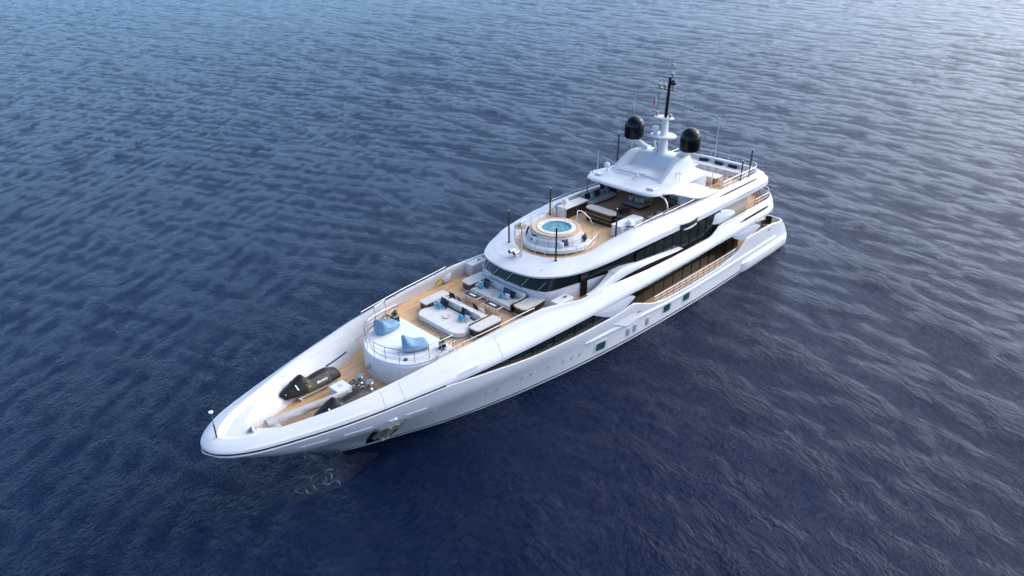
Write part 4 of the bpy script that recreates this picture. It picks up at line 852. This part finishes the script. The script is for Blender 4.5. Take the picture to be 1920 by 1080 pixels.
P('white', 32.3, -.22, 8.48, 'white pillow in front of the slate one on the jacuzzi sofa, starboard of the middle', -8, 24, g)
P('slate', 31.15, 1.78, 8.48, 'slate blue pillow on the port side of the jacuzzi sofa behind a white one', 58, 18, g)
P('white', 31.55, 1.72, 8.48, 'white pillow in front of the slate one on the port side of the jacuzzi sofa', 50, 24, g)
P('navy', 29.35, 2.12, 8.48, 'navy pillow alone on the port end of the curved jacuzzi sofa', 112, 20, g)
g = 'pillows on the sun deck sofas'; zs = 8.44
P('navy', 22.35, -3.25, zs, 'navy pillow at the forward end of the starboard sofa under the hardtop', 70, 20, g)
P('white', 22.0, -3.12, zs, 'small white pillow behind the teal one on the starboard sun deck sofa', 85, 20, g)
P('teal', 22.15, -2.9, zs, 'teal pillow at the forward end of the starboard sun deck sofa', 80, 24, g)
P('navy', 21.3, -3.1, zs, 'navy pillow in the middle of the starboard sun deck sofa', 80, 18, g)
P('taupe', 20.5, -3.12, zs, 'beige pillow on the starboard sun deck sofa beside the teal one at its aft end', 80, 18, g)
P('teal', 20.05, -2.95, zs, 'teal pillow at the aft end of the starboard sun deck sofa', 80, 18, g)
P('navy', 20.25, -3.4, 8.75, 'navy pillow propped high on the aft end of the starboard sun deck sofa', 84, 18, g)
P('navy', 22.05, 3.2, zs, 'navy pillow at the forward end of the port sun deck sofa by the rail', -82, 20, g)
P('navy', 20.8, 3.2, zs, 'navy pillow in the middle of the port sun deck sofa', -86, 20, g)
P('navy', 19.75, 3.25, zs, 'navy pillow at the aft end of the port sun deck sofa near the white wall', -96, 20, g)
P('teal', 20.2, 3.05, zs, 'teal pillow between two navy ones on the port sun deck sofa', -88, 22, g)

# ---- foredeck daybed and sofa
def rbox(poly, z0, z1, bev=.06):
    b = MB(); b.prism(poly, z0, z1, bev); return b
db = thing('daybed_sofa', 'large white double-sided daybed sofa with dark wood side tables on the forward teak deck', 'sofa', (40.3, 0, 5.42))
def loc(poly, ox): return [(x-ox, y) for x, y in poly]
front = arc(41.35, 1.45, .72, 0, 90, 7)+[(39.95, 2.17), (39.95, -2.17)]+arc(41.35, -1.45, .72, -90, 0, 7)
b = MB(); b.prism(loc([(x-.06, y*.97) for x, y in front], 40.3), .06, .16); b.build('plinth', BROWN, db)
b = MB(); b.prism(loc([(x, y*.985) for x, y in front], 40.3), .0, .05); b.build('base_board', PAD, db)
def split(poly, y0, y1): return [(x, min(max(y, y0), y1)) for x, y in poly]
for y0, y1 in ((-2.17, -1.08), (-1.08, 0), (0, 1.08), (1.08, 2.17)):
    q = []
    for p in split(front, y0+.008, y1-.008):
        if not q or (abs(p[0]-q[-1][0])+abs(p[1]-q[-1][1])) > 1e-4: q.append(p)
    if y0 == -1.08 or y0 == 0: q = [(42.07-40.3, y1-.008), (39.95-40.3, y1-.008), (39.95-40.3, y0+.008), (42.07-40.3, y0+.008)]
    elif y0 == 1.08: q = loc([(42.05, y0+.008)]+arc(41.35, 1.45, .72, 0, 90, 7)+[(39.95, 2.17), (39.95, y0+.008)], 40.3)
    else: q = loc([(39.95, y1-.008), (39.95, -2.17)]+arc(41.35, -1.45, .72, -90, 0, 7)+[(42.05, y1-.008)], 40.3)
    b = MB(); b.prism(q, .16, .47, .05); b.build('seat_cushion', CUSH, db, 30)
for y0, y1 in ((-1.95, -.99), (-.98, 0), (.01, .98), (.99, 1.95)):
    b = MB(); b.box((-.63, (y0+y1)/2, .63), (.24, y1-y0-.01, .5), 0, .05); b.build('backrest', CUSH, db, 30)
b = MB(); b.box((-1.13, 0, .30), (.62, 3.9, .34), 0, .05); b.build('rear_seat', CUSH, db, 30)
for sgn in (1, -1):
    b = MB(); b.box((-.42, sgn*2.02, .42), (2.0, .10, .58), 0, .01); b.build('arm_trim', BROWN, db)
    b = MB(); b.box((-.5, sgn*1.94, .52), (1.4, .16, .36), 0, .04); b.build('armrest', CUSH, db)
    y0, y1 = (2.09, 2.98) if sgn > 0 else (-2.98, -2.09)
    tb = ([(-1.5, sgn*2.09), (.66, sgn*2.09), (.72, sgn*2.2), (.72, sgn*2.72)]+[(.46+.26*math.cos(a), sgn*(2.72+.26*math.sin(a))) for a in (.4, .8, 1.2)]+[(.46, sgn*2.98), (-1.3, sgn*2.98), (-1.44, sgn*2.92), (-1.5, sgn*2.78)])[::sgn]
    b = MB(); b.prism([(x*.98, y) for x, y in tb], 0, .10); b.build('table_base', PAD, db)
    b = MB(); b.prism(tb, .14, .58); tt = b.build('side_table', BROWN, db, 30)
    b = MB(); b.prism([(x*1.02, y+.01*sgn) for x, y in tb], .60, .68, .02); b.build('table_top', CREAM, tt, 30)
fs = thing('sofa', 'white sofa with dark wood end tables set below the wheelhouse windscreen', 'sofa', (36.2, 0, 5.42))
b = MB(); b.box((.15, 0, .09), (1.35, 4.0, .12)); b.build('plinth', BROWN, fs)
b = MB(); b.box((.16, 0, .02), (1.42, 4.1, .04)); b.build('base_board', PAD, fs)
for k in range(4):
    b = MB(); b.box((.22, -1.5+1.0*k, .32), (1.28, .985, .33), 0, .05); b.build('seat_cushion', CUSH, fs, 30)
for k in range(3):
    b = MB(); b.box((-.62, -1.3+1.3*k, .66), (.30, 1.28, .56), 0, .06); b.build('backrest', CUSH, fs, 30)
for sgn in (1, -1):
    b = MB(); b.box((.0, sgn*2.06, .42), (1.75, .10, .56), 0, .01); b.build('arm_trim', BROWN, fs)
    b = MB(); b.box((-.1, sgn*1.9, .56), (1.0, .2, .22), 0, .05); b.build('armrest', CUSH, fs)
    tb = ([(-1.5, sgn*2.12), (.62, sgn*2.12), (.72, sgn*2.25), (.72, sgn*2.85)]+[(.4+.32*math.cos(a), sgn*(2.85+.35*math.sin(a))) for a in (.4, .8, 1.2)]+[(.4, sgn*3.2), (-.6, sgn*3.22), (-1.45, sgn*3.12)])[::sgn]
    b = MB(); b.prism([(x*.97, y) for x, y in tb], 0, .10); b.build('table_base', PAD, fs)
    b = MB(); b.prism(tb, .14, .56); tt = b.build('side_table', BROWN, fs, 30)
    b = MB(); b.prism([(x*1.02, y+.01*sgn) for x, y in tb], .58, .66, .02); b.build('table_top', CREAM, tt, 30)
for (x, y, lab) in ((40.9, -.15, 'round beige tray lying in the middle of the big white daybed'), (36.45, -.1, 'round beige tray lying on the sofa under the windscreen')):
    b = MB(); b.lathe((0, 0, 0), [(.27, 0), (.29, .03), (.27, .05), (.25, .035), (0, .035)], 20); o = b.build('tray', mat('tray_beige', (.62, .55, .49), .6), None, 40); o.location = (x, y, 5.905); tag(o, lab, 'tray', 'round trays on the foredeck sofas')
for (y0, y1, lab) in ((-1.74, -.36, 'low white-framed table between the two foredeck sofas, the starboard one of the pair'), (.26, 1.69, 'low white-framed table between the two foredeck sofas, the port one of the pair')):
    t_ = thing('coffee_table', lab, 'table', (37.72, (y0+y1)/2, 5.42), group='pair of low tables between the foredeck sofas'); wd = y1-y0
    b = MB(); b.box((0, 0, .55), (.66, wd, .05), 0, .01); tp = b.build('table_top', PAD, t_)
    b = MB()
    b.box((0, 0, .578), (.58, wd-.09, .008)); b.build('dark_inlay', mat('inlay_plum', (.045, .025, .03), .5), tp)
    b = MB(); b.box((0, 0, .585), (.19, wd*.42, .008)); b.build('white_inlay', PAD, tp)
    for sx in (-1, 1):
        for sy in (-1, 1):
            b = MB(); b.cyl((sx*.22, sy*(wd/2-.2), 0), (sx*.22, sy*(wd/2-.2), .53), .025, n=6); b.build('leg', CHROME, t_)
# clear stools between table and daybed
for k, (x, y, lab) in enumerate(((38.35, 2.35, 'small white stool beside the daybed side table near the port bulwark'),)):
    st = thing('stool', lab, 'stool', (x, y, 5.42), .3)
    b = MB(); b.box((0, 0, .40), (.26, .26, .03), 0, .01); b.build('seat', mat('frosted_acrylic', (.6, .62, .64), .2, trans=.6), st)
    for sx in (-1, 1):
        b = MB(); b.box((sx*.11, 0, .19), (.02, .24, .38)); b.build('leg', MT['frosted_acrylic'], st)

# ---- beanbags and planters on the coach roof
def beanbag():
    b = MB(); K = catm([(-.76, .22, .20), (-.74, .40, .34), (-.64, .50, .47), (-.4, .545, .52), (-.1, .56, .55), (.15, .56, .62), (.36, .555, .80), (.55, .54, .95), (.68, .51, .98), (.75, .47, .90), (.80, .36, .62), (.82, .16, .34)], 3); G = []
    for x, wd, h_ in K:
        z0 = .02+.05*max(0, abs(x)-.6); r_ = []
        for k in range(25):
            a = 2*math.pi*k/24; c_, s_ = math.cos(a), math.sin(a); e = (abs(c_)**3.2+abs(s_)**3.2)**(-1/3.2)
            y = wd*c_*e; z = z0+(h_-z0)*(.5+.5*s_*e); z -= .05*math.exp(-((x+.2)/.3)**2-(y/.3)**2) if s_ > 0 else 0
            r_.append((x+.05*max(0, z-.5)+.012*math.sin(9*y+5*z), y+.015*math.sin(7*x+6*z), z))
        G.append(r_)
    b.grid(G); b.add(G[0][:-1]+G[-1][:-1], [tuple(range(24)), tuple(range(24, 48))]); return b
bb = thing('beanbag', 'pale blue beanbag lounger near the starboard planter on the white coach roof', 'beanbag', (44.5, -1.9, 5.7), R(8), 'beanbags on the coach roof')
beanbag().build('beanbag_body', BLUE, bb, 80); b = MB(); b.tube([(.66, -.48, .80), (.67, -.35, .97), (.68, 0, 1.0), (.67, .35, .97), (.66, .48, .80)], .014, 5); b.tube([(-.66, -.49, .30), (.1, -.57, .36), (.66, -.51, .55)], .014, 5); b.tube([(-.66, .49, .30), (.1, .57, .36), (.66, .51, .55)], .014, 5); b.build('seam', mat('beanbag_piping', (.07, .2, .38), .8), bb)
b2 = copy_tree(bb); b2.location = (44.65, 1.2, 5.7); b2.rotation_euler = (0, 0, R(-22)); b2['label'] = 'pale blue beanbag lounger behind the curved front railing, nearer the port planter'
pl = thing('planter', 'black planter with spiky green plant beside the starboard beanbag on the coach roof', 'planter', (43.5, -2.4, 5.7), 0, 'planters on the coach roof')
b = MB(); b.box((0, 0, .2), (.44, .44, .4), 0, .01); pb = b.build('pot', mat('planter_black', (.02, .016, .015), .4), pl); b = MB(); b.box((0, 0, .401), (.38, .38, .03)); b.build('gravel', SOIL, pb)
b = MB()
for k in range(46):
    a = random.uniform(0, 6.28); ln = random.uniform(.22, .5); el = R(random.uniform(25, 85)); n_ = 5; w0 = random.uniform(.025, .045)
    base = Vector((.05*math.cos(a), .05*math.sin(a), .40+random.uniform(0, .14)))
    d = Vector((math.cos(a)*math.cos(el), math.sin(a)*math.cos(el), math.sin(el))); sd_ = Vector((-math.sin(a), math.cos(a), 0))
    G = []
    for i in range(n_+1):
        t = i/n_; c_ = base+d*ln*t-Vector((0, 0, .16*t*t*math.cos(el))); wd = w0*(1-t)**.7*(.6+1.2*t if t < .3 else 1); G.append([tuple(c_-sd_*wd), tuple(c_+Vector((0, 0, .006))), tuple(c_+sd_*wd)])
    b.grid(G)
b.build('leaves', LEAF, pl, 0)
p2 = copy_tree(pl); p2.location = (43.5, 2.4, 5.7); p2.rotation_euler = (0, 0, .9); p2['label'] = 'black planter with spiky green plant at the port end of the coach roof railing'

# ---- jet skis under black covers
def jetski():
    root = thing('jet_ski', 'jet ski under black and olive cover on white cradle by the starboard bow bulwark', 'jet ski', (50.65, -1.62, 4.08), 0, 'covered jet skis on the bow deck')
    S = [(1.95, .03, .62, .66, .70, .02), (1.85, .24, .42, .62, .80, .16), (1.6, .42, .30, .58, .93, .26), (1.2, .54, .24, .56, 1.08, .30), (.85, .58, .22, .55, 1.26, .30), (.6, .59, .22, .55, 1.40, .26), (.42, .59, .22, .55, 1.42, .24), (.25, .60, .22, .55, 1.2, .22),
         (.05, .60, .22, .55, 1.03, .22), (-.3, .60, .22, .55, 1.08, .24), (-.8, .60, .22, .54, 1.12, .25), (-1.2, .58, .22, .52, 1.12, .25), (-1.5, .55, .24, .50, 1.0, .26), (-1.8, .50, .28, .48, .88, .28), (-1.95, .40, .36, .48, .74, .24)]
    K = catm(S, 3); G = []
    for x, wd, zb_, zs_, zt_, tw in K:
        hf = [(0, zb_), (wd*.55, zb_+.02), (wd*.98, zs_-.08), (wd*1.02, zs_), (wd*.93, zs_+.10), (wd*.5+tw*.5, zs_+.5*(zt_-zs_)), (tw, zt_-.06), (tw*.5, zt_-.01), (0, zt_)]
        G.append([(x, y, z) for y, z in hf]+[(x, -y, z) for y, z in hf[::-1][1:]])
    b = MB(); b.grid(G); b.add(G[0]+G[-1], [tuple(range(17)), tuple(range(17, 34))]); o = b.build('cover', [COVER, COVER2, mat('hull_beige', (.33, .30, .27), .4)], root, 50)
    for p in o.data.polygons:
        c = p.center
        if c.z < .5: p.material_index = 2 if c.x < 1.7 and c.z < .42 else 0
        elif -1.25 < c.x < .5 and c.z < 1.06 and abs(c.y) > .25: p.material_index = 1
    for sgn in (1, -1):
        cu = bpy.data.curves.new('lettering', 'FONT'); cu.body = 'SEA-DOO'; cu.size = .165; cu.extrude = .003; cu.offset = .012; cu.align_x = 'CENTER'
        to = bpy.data.objects.new('lettering', cu); col.objects.link(to); dg = bpy.context.evaluated_depsgraph_get(); me = bpy.data.meshes.new_from_object(to.evaluated_get(dg)); bpy.data.objects.remove(to)
        me.materials.clear(); me.materials.append(mat('lettering_white', (.78, .78, .78), .5)); lo_ = bpy.data.objects.new('lettering', me); col.objects.link(lo_); lo_.parent = o
        lo_.location = (-.62, sgn*.512, .72); lo_.rotation_euler = (R(90-27*1), 0, R(180) if sgn > 0 else 0)
        b = MB(); b.box((1.02, sgn*.40, 1.0), (.08, .02, .3), 0); b.v = [(x+.25*(z-1.0), y-sgn*.62*(z-1.0), z) for x, y, z in b.v]; b.build('badge', MT['lettering_white'], o)
        b = MB(); b.box((.30, sgn*.56, .80), (.14, .05, .10), .2, .01); b.build('tab', AMBER, o)
        b = MB(); b.lathe((1.72, sgn*.27, .78), [(.04, 0), (.03, .02), (0, .03)], 8); b.build('snap', PAD, o)
    b = MB()
    for sy in (-.42, .42): b.box((-.2, sy, .20), (2.5, .07, .07)); 
    for sx in (-1.3, .9): b.box((sx, 0, .14), (.08, 1.1, .06)); 
    for sx in (-1.3, .9):
        for sy in (-.5, .5): b.box((sx, sy, .07), (.08, .08, .14))
    b.build('cradle', PAD, root); return root
j1 = jetski(); j2 = copy_tree(j1); j2.location = (50.55, 1.72, 4.08); j2['label'] = 'jet ski under black cover half hidden behind the port bow bulwark'
# deck box
bx = thing('deck_box', 'white square deck locker with round emblem on its lid beside the windlasses', 'locker', (49.6, .08, 4.08), R(2))
b = MB(); b.box((0, 0, .32), (.95, .95, .64), 0, .03); bo = b.build('box_body', PAD, bx, 30); b = MB(); b.box((0, 0, .68), (1.0, 1.0, .09), 0, .03); ld = b.build('lid', PAD, bx, 30)
b = MB(); b.lathe((0, 0, .726), [(.13, 0), (.15, .006), (.17, 0), (.12, 0), (.1, .006), (.05, .006), (0, .006)], 20); b.build('emblem', NONSKID, ld)
# crane boom under a canvas cover
bm_ = thing('covered_crane', 'long crane boom wrapped in pale grey canvas down the middle of the bow deck', 'crane', (54.1, .1, 4.08), 0)
b = MB(); ln_ = []
for t in np.linspace(0, 1, 26):
    x = .35-4.9*t; hw = .27-.10*t+.02*math.sin(t*43); hh = .27-.09*t; zc = .60+.08*t; y = .75*t
    sag = .10*abs(math.sin(t*19))*(1-t*.4)
    ln_.append([(x, y+hw*math.cos(a)*(1+.12*math.sin(3*a+t*25)), zc+hh*math.sin(a)-(sag if math.sin(a) < -.2 else 0)) for a in np.linspace(0, 2*math.pi, 19)])
b.grid(ln_); b.add(ln_[0]+ln_[-1], [tuple(range(19)), tuple(range(19, 38))]); b.build('boom', CANVAS, bm_, 60)
b = MB(); b.lathe((.05, .02, 0), [(.50, 0), (.46, .2), (.36, .5), (.30, .68), (.2, .80), (0, .84)], 20); b.v = [(x*1.35+.04*math.sin(7*y+5*z), y+.035*math.sin(8*x+6*z), z) for x, y, z in b.v]; b.build('canvas_base', CANVAS, bm_, 60)
b = MB(); b.tube([(-3.6, .62, .8), (-4.65, .82, .86)], .05, 6); b.build('boom_tip', PAD, bm_)

# ---- windlasses
def windlass(x, y, lab, rz):
    t_ = thing('windlass', lab, 'windlass', (x, y, 4.08), rz, 'anchor windlasses at the foot of the coach roof')
    b = MB(); b.prism([(.95, -.35), (.95, .35), (.1, .42), (-.4, .3), (-.4, -.3), (.1, -.42)], 0, .07, .03); b.build('base_plate', mat('gear_steel', (.38, .37, .34), .3, metal=.8, noise=.5, nscale=6), t_)
    b = MB(); b.lathe((-.05, 0, .07), [(.24, 0), (.22, .08), (.15, .14), (.14, .34), (.19, .42), (.26, .45), (.27, .52), (.24, .56), (0, .57)], 22); b.build('drum', CHROME, t_)
    b = MB(); b.lathe((.28, .06, .07), [(.2, 0), (.2, .1), (.14, .16), (.16, .28), (0, .3)], 16); b.cyl((.1, -.25, .22), (.75, -.25, .3), .09); b.box((.62, .1, .18), (.34, .2, .24), .3, .03); b.cyl((.4, .2, .1), (.9, .05, .34), .035); b.build('gearbox', MT['gear_steel'], t_)
    b = MB(); b.cyl((.18, -.34, .34), (.95, -.1, .40), .045); b.build('brake_lever', BLACK, t_)
    return t_
windlass(48.1, -.12, 'polished anchor windlass with drum, starboard one of the pair by the curved coach roof', R(10)); windlass(48.05, .82, 'polished anchor windlass with drum, port one of the pair by the curved coach roof', R(-6))
b = MB()
for k in range(26):
    t = k/25; b.box((48.95+1.2*t*.6, -.25-.4*t, 4.12), (.11, .05, .05), .8*(k % 2))
for k in range(26): t = k/25; b.box((48.9+.5*t, 1.05+.8*t, 4.12), (.11, .05, .05), .8*(k % 2))
b.build('anchor_chain', MT['gear_steel'], Y)

# ---- sun deck furniture
b = MB(); b.prism(rrect(24.38, 25.2, -1.28, 1.5, .4, 6), 8.0, 8.98); bc = b.build('bar_counter', EBONY, Y, 40)
for z in (8.3, 8.62): 
    b = MB(); b.prism(rrect(24.37, 25.21, -1.29, 1.51, .4, 6), z, z+.025); b.build('trim_strip', mat('brass_trim', (.5, .42, .3), .3, metal=.8), bc, 40)
b = MB(); b.prism(rrect(24.32, 25.26, -1.34, 1.56, .44, 6), 8.98, 9.07, .03); b.build('counter_top', mat('counter_taupe', (.44, .41, .37), .35, coat=.3), bc, 40)
for sgn in (1, -1):
    b = MB(); b.box((24.95, sgn*2.72, 8.44), (2.75, .9, .86), 0, .01); cb_ = b.build('bar_cabinet', PAD, Y)
    for k in range(2): b = MB(); b.box((24.27+1.36*k, sgn*2.255, 8.43), (1.3, .04, .76)); b.build('cabinet_door', EBONY, cb_)
    b = MB(); b.box((24.95, sgn*2.72, 8.90), (2.85, 1.0, .06), 0, .02); b.build('counter_top', CREAM if sgn < 0 else PAD, cb_)
    td = thing('towel_stand', 'white towel stand with rolled towels by the %s end of the jacuzzi deck' % ('port' if sgn > 0 else 'starboard'), 'towel stand', (25.35, sgn*3.2, 8.93), 0, 'towel stands either side of the jacuzzi deck')
    b = MB(); b.lathe((0, 0, -.25), [(.24, 0), (.30, .05), (.40, .08), (.42, .2), (.38, .3), (0, .3)], 22); b.build('bowl', PAD, td, 40); b = MB(); b.lathe((0, 0, -.12), [(.41, 0), (.435, .02), (.435, .07), (.41, .09)], 22); b.build('black_band', BLACK, td)
    b = MB()
    for k in range(6): a = k*1.05; b.cyl((.16*math.cos(a)-.14, .16*math.sin(a), .12+.03*(k % 2)), (.16*math.cos(a)+.14, .16*math.sin(a)+.05, .12+.03*(k % 2)), .085, n=10)
    b.cyl((-.15, 0, .26), (.15, .03, .26), .085, n=10); b.build('towels', TOWEL, td, 50)
    sf = thing('corner_sofa', 'taupe curved sofa along the %s side of the sun deck under the hardtop' % ('port' if sgn > 0 else 'starboard'), 'sofa', (21.1, sgn*3.1, 8.0), 0, 'sofas along the sides of the sun deck')
    b = MB(); b.prism([(1.75, -sgn*.42), (1.75, sgn*.42), (-1.75, sgn*.42), (-1.75, -sgn*.62), (-.9, -sgn*.66), (.2, -sgn*.5)][::-sgn], .02, .14); b.build('plinth', BROWN, sf)
    for k in range(3):
        x0, x1 = 1.7-1.14*k, .57-1.14*k; yi = (-.44, -.5, -.62, -.62)
        b = MB(); b.prism([(x0, sgn*yi[k]), (x0, sgn*.35), (x1+.01, sgn*.35), (x1+.01, sgn*yi[k+1])][::-sgn], .14, .42, .05); b.build('seat_cushion', CUSH if k == 0 else mat('cushion_sand', (.55, .51, .47), .9, noise=.08, nscale=3, bump=.2, bscale=14), sf, 30)
    b = MB(); b.box((0, sgn*.45, .6), (3.5, .2, .55), 0, .05); b.build('backrest', MT['cushion_sand'], sf, 30)
    b = MB(); b.box((-1.78, 0, .5), (.14, 1.1, .72), 0, .04); b.box((0, sgn*.56, .86), (3.7, .05, .06)); b.box((1.76, 0, .62), (.06, 1.05, .08)); b.build('frame', BROWN, sf, 30)
ls = thing('loveseat', 'taupe double lounge chair with woven sides in the middle of the sun deck', 'loveseat', (20.0, .1, 8.0), R(-4))
b = MB(); b.box((.1, 0, .34), (1.35, 1.9, .22), 0, .07); b.build('seat_cushion', TAUPE, ls, 40); b = MB(); b.box((.1, 0, .18), (1.45, 2.0, .08), 0, .02); b.build('frame', BROWN, ls)
b = MB(); G = []
for a in np.linspace(R(100), R(260), 17): G.append([(.15+.95*math.cos(a)*1.0, 1.02*math.sin(a), .24), (.10+1.0*math.cos(a), 1.05*math.sin(a), .62), (.05+1.05*math.cos(a), 1.08*math.sin(a), .60+.5*max(0, -math.cos(a))**.6)])
b.grid(G); b.build('woven_back', mat('woven_rope', (.22, .17, .12), .8, noise=.5, nscale=30), ls, 60)
for y in (-.5, .5):
    b = MB(); b.box((-.55, y, .72), (.26, .95, .6), 0, .08); b.v = [(x-.25*(z-.45), yy, z) for x, yy, z in b.v]; b.build('back_cushion', TAUPE, ls, 40)
for x, y, yaw, lab in ((20.15, -.45, -12, 'light taupe pillow on the double lounge chair, starboard one'), (20.2, .2, 6, 'light taupe pillow in the middle of the double lounge chair'), (20.05, .62, 12, 'light taupe pillow on the double lounge chair, port one')): P('taupe', x, y, 8.45, lab, yaw, 24, 'pillows on the double lounge chair')
ct = thing('low_table', 'dark low glass table with a potted plant standing on it behind the sun deck bar', 'table', (22.25, .3, 8.0))
b = MB(); b.prism([(.75*math.cos(a), .62*math.sin(a)) for a in np.linspace(0, 2*math.pi, 9)[:-1]], .30, .34, .01); b.build('table_top', TGLASS, ct)
for a in (.5, 2.2, 4.0, 5.5): b = MB(); b.cyl((.5*math.cos(a), .4*math.sin(a), 0), (.55*math.cos(a+.3), .45*math.sin(a+.3), .30), .02, n=6); b.build('leg', CARBON, ct)
pp = copy_tree(pl); pp.scale = (.55, .55, .6); pp.location = (22.45, .25, 8.34); pp['label'] = 'small potted plant on the dark low table behind the sun deck bar'; del pp['group']
ac = thing('armchair', 'low dark grey armchair tucked in at the port end of the sun deck bar', 'armchair', (23.75, 1.15, 8.0), R(20))
b = MB(); b.box((0, 0, .3), (.95, .85, .3), 0, .08); b.build('seat', mat('armchair_grey', (.14, .135, .13), .85, noise=.2, nscale=4), ac, 40); b = MB(); b.box((.0, -.42, .48), (.95, .14, .34), 0, .05); b.box((.42, 0, .5), (.14, .8, .38), 0, .05); b.build('backrest', MT['armchair_grey'], ac, 40)

# ---- aft sun deck
af = thing('aft_sofa', 'long white sofa running across the stern end of the sun deck', 'sofa', (6.95, 0, 8.0))
b = MB(); b.box((0, 0, .2), (1.5, 6.2, .36), 0, .03); b.build('base', PAD, af); 
for k in range(6): b = MB(); b.box((.1, -2.55+1.02*k, .44), (1.3, 1.0, .16), 0, .05); b.build('seat_cushion', CUSH, af, 30)
b = MB(); b.box((-.62, 0, .68), (.28, 6.2, .5), 0, .08); b.build('backrest', CUSH, af, 30)
for i, y in enumerate((-1.6, -.05, 1.45)): P('longnavy', 6.72, y, 8.52, 'long navy bolster on the aft sofa of the sun deck, %s of three' % ('starboard one', 'middle one', 'port one')[i], 0, 25, 'bolsters on the aft sun deck sofa')
dt = thing('dining_table', 'pale rectangular dining table on the aft end of the sun deck', 'table', (10.3, 1.0, 8.0), R(0))
b = MB(); b.box((0, 0, .68), (1.3, 2.3, .07), 0, .02); b.build('table_top', CREAM, dt); 
for sy in (-.8, .8): b = MB(); b.box((0, sy, .33), (.7, .12, .66)); b.build('leg', BROWN, dt)
def chair(x, y, rz, lab):
    c = thing('chair', lab, 'chair', (x, y, 8.0), rz, 'white chairs around the aft dining table')
    b = MB(); b.box((0, 0, .44), (.55, .55, .1), 0, .04); b.build('seat', CUSH, c, 30); b = MB(); G = []
    for a in np.linspace(R(110), R(250), 9): G.append([(.05+.34*math.cos(a), .33*math.sin(a), .46), (.36*math.cos(a), .35*math.sin(a), .7), (-.05+.38*math.cos(a), .36*math.sin(a), .92)])
    b.grid(G); b.grid(np.array(G)+np.array((.05, 0, 0)), True); b.build('backrest', CUSH, c, 60)
    for sx in (-.22, .22):
        for sy in (-.22, .22): b = MB(); b.cyl((sx*1.1, sy*1.1, 0), (sx, sy, .42), .02, n=6); b.build('leg', BROWN, c)
    return c
ch = chair(9.25, .1, 0, 'white dining chair aft of the sun deck table, starboard one of the row')
for x, y, rz, lab in ((9.2, .85, .05, 'white dining chair aft of the sun deck table, middle one of the row'), (9.3, 1.65, -.1, 'white dining chair aft of the sun deck table, port one of the row'), (10.3, 2.55, -1.5, 'white dining chair at the port end of the sun deck table'), (11.35, .6, 3.1, 'white dining chair on the forward side of the sun deck table')):
    c = copy_tree(ch); c.location = (x, y, 8.0); c.rotation_euler = (0, 0, rz); c['label'] = lab
st = thing('side_table', 'small high white table near the starboard end of the aft sun deck', 'table', (9.6, -1.2, 8.0))
b = MB(); b.box((0, 0, .95), (.9, .9, .05), 0, .01); b.build('table_top', PAD, st); b = MB(); b.cyl((0, 0, .05), (0, 0, .93), .03); 
for a in range(4): b.cyl((0, 0, .12), (.35*math.cos(a*1.57+.4), .35*math.sin(a*1.57+.4), .0), .02, n=6)
b.build('leg', BROWN, st)
# stern deck
rs_ = thing('round_sofa', 'round-backed cream sofa on the main deck at the stern', 'sofa', (3.3, 2.2, 2.08), 0)
arcsolid('backrest', (0, 0), [(1.2, .05), (1.5, .05), (1.5, .85), (1.25, .85)], 60, 300, 24, CUSH, rs_); b = MB(); b.lathe((0, 0, .05), [(1.18, 0), (1.2, .35), (1.1, .42), (0, .42)], 24); b.build('seat', CREAM, rs_)
for k, (x, y, lab) in enumerate(((2.6, 4.0, 'dark brown armchair nearest the port corner of the stern deck'), (3.6, 4.2, 'dark brown armchair beside the port bulwark of the stern deck'))):
    a_ = thing('deck_chair', lab, 'chair', (x, y, 2.08), .4+k, 'brown chairs on the stern deck'); b = MB(); b.box((0, 0, .42), (.6, .6, .14), 0, .04); b.build('seat', BROWN, a_); b = MB(); b.box((-.28, 0, .75), (.08, .6, .6), 0, .03); b.build('backrest', BROWN, a_)
    b = MB()
    for sx in (-.25, .25):
        for sy in (-.25, .25): b.cyl((sx, sy, 0), (sx, sy, .4), .025, n=6)
    b.build('legs_frame', BROWN, a_)
b = MB()
for k in range(5): b.tube([(1.3, 3.6-.3*k, 3.0), (1.1, 3.6-.3*k, 3.25), (1.3, 3.5-.3*k, 3.35)], .03, 5)
b.build('mooring_gear', CHROME, Y)

# ---- foam around the bulbous bow
b = MB(); rg = random.Random(5)
def fleck(cx, cy, s):
    n_ = rg.randint(5, 8); a0 = rg.uniform(0, 6.28); el = rg.uniform(1.5, 6); z = .02
    pts = []
    for i in range(n_):
        a = 6.28*i/n_; r_ = s*rg.uniform(.35, 1); u, v_ = r_*el*math.cos(a), r_*math.sin(a); x, y = cx+u*math.cos(a0)-v_*math.sin(a0), cy+u*math.sin(a0)+v_*math.cos(a0)
        pts.append((x, y, sea_z(x, y)+.05))
    b.add(pts, [tuple(range(n_))])
def ribbon(x, y, n_, wd):
    a = rg.uniform(0, 6.28); L_, R2 = [], []
    for k in range(n_):
        a += rg.gauss(0, .45); st = rg.uniform(.05, .13); x += st*math.cos(a); y += st*math.sin(a); q = wd*rg.uniform(.3, 1)*(1-abs(2*k/(n_-1)-1)**2+.15)
        z = sea_z(x, y)+.05; L_.append((x-q*math.sin(a), y+q*math.cos(a), z)); R2.append((x+q*math.sin(a), y-q*math.cos(a), z))
    b.grid([[p, q] for p, q in zip(L_, R2)])
for k in range(16):
    t = rg.random(); ribbon(50.4+2.6*t+rg.gauss(0, .3), .9+.4*t+rg.gauss(0, .3), rg.randint(5, 11), rg.uniform(.010, .035))
for k in range(9):
    t = rg.random(); ribbon(50.4+1.6*t+rg.gauss(0, .22), -1.0-.2*t+rg.gauss(0, .28), rg.randint(5, 10), rg.uniform(.010, .028))
o = b.build('sea_foam', mat('foam_white', (.20, .31, .38), .8), None, 0, merge=False); o['kind'] = 'stuff'
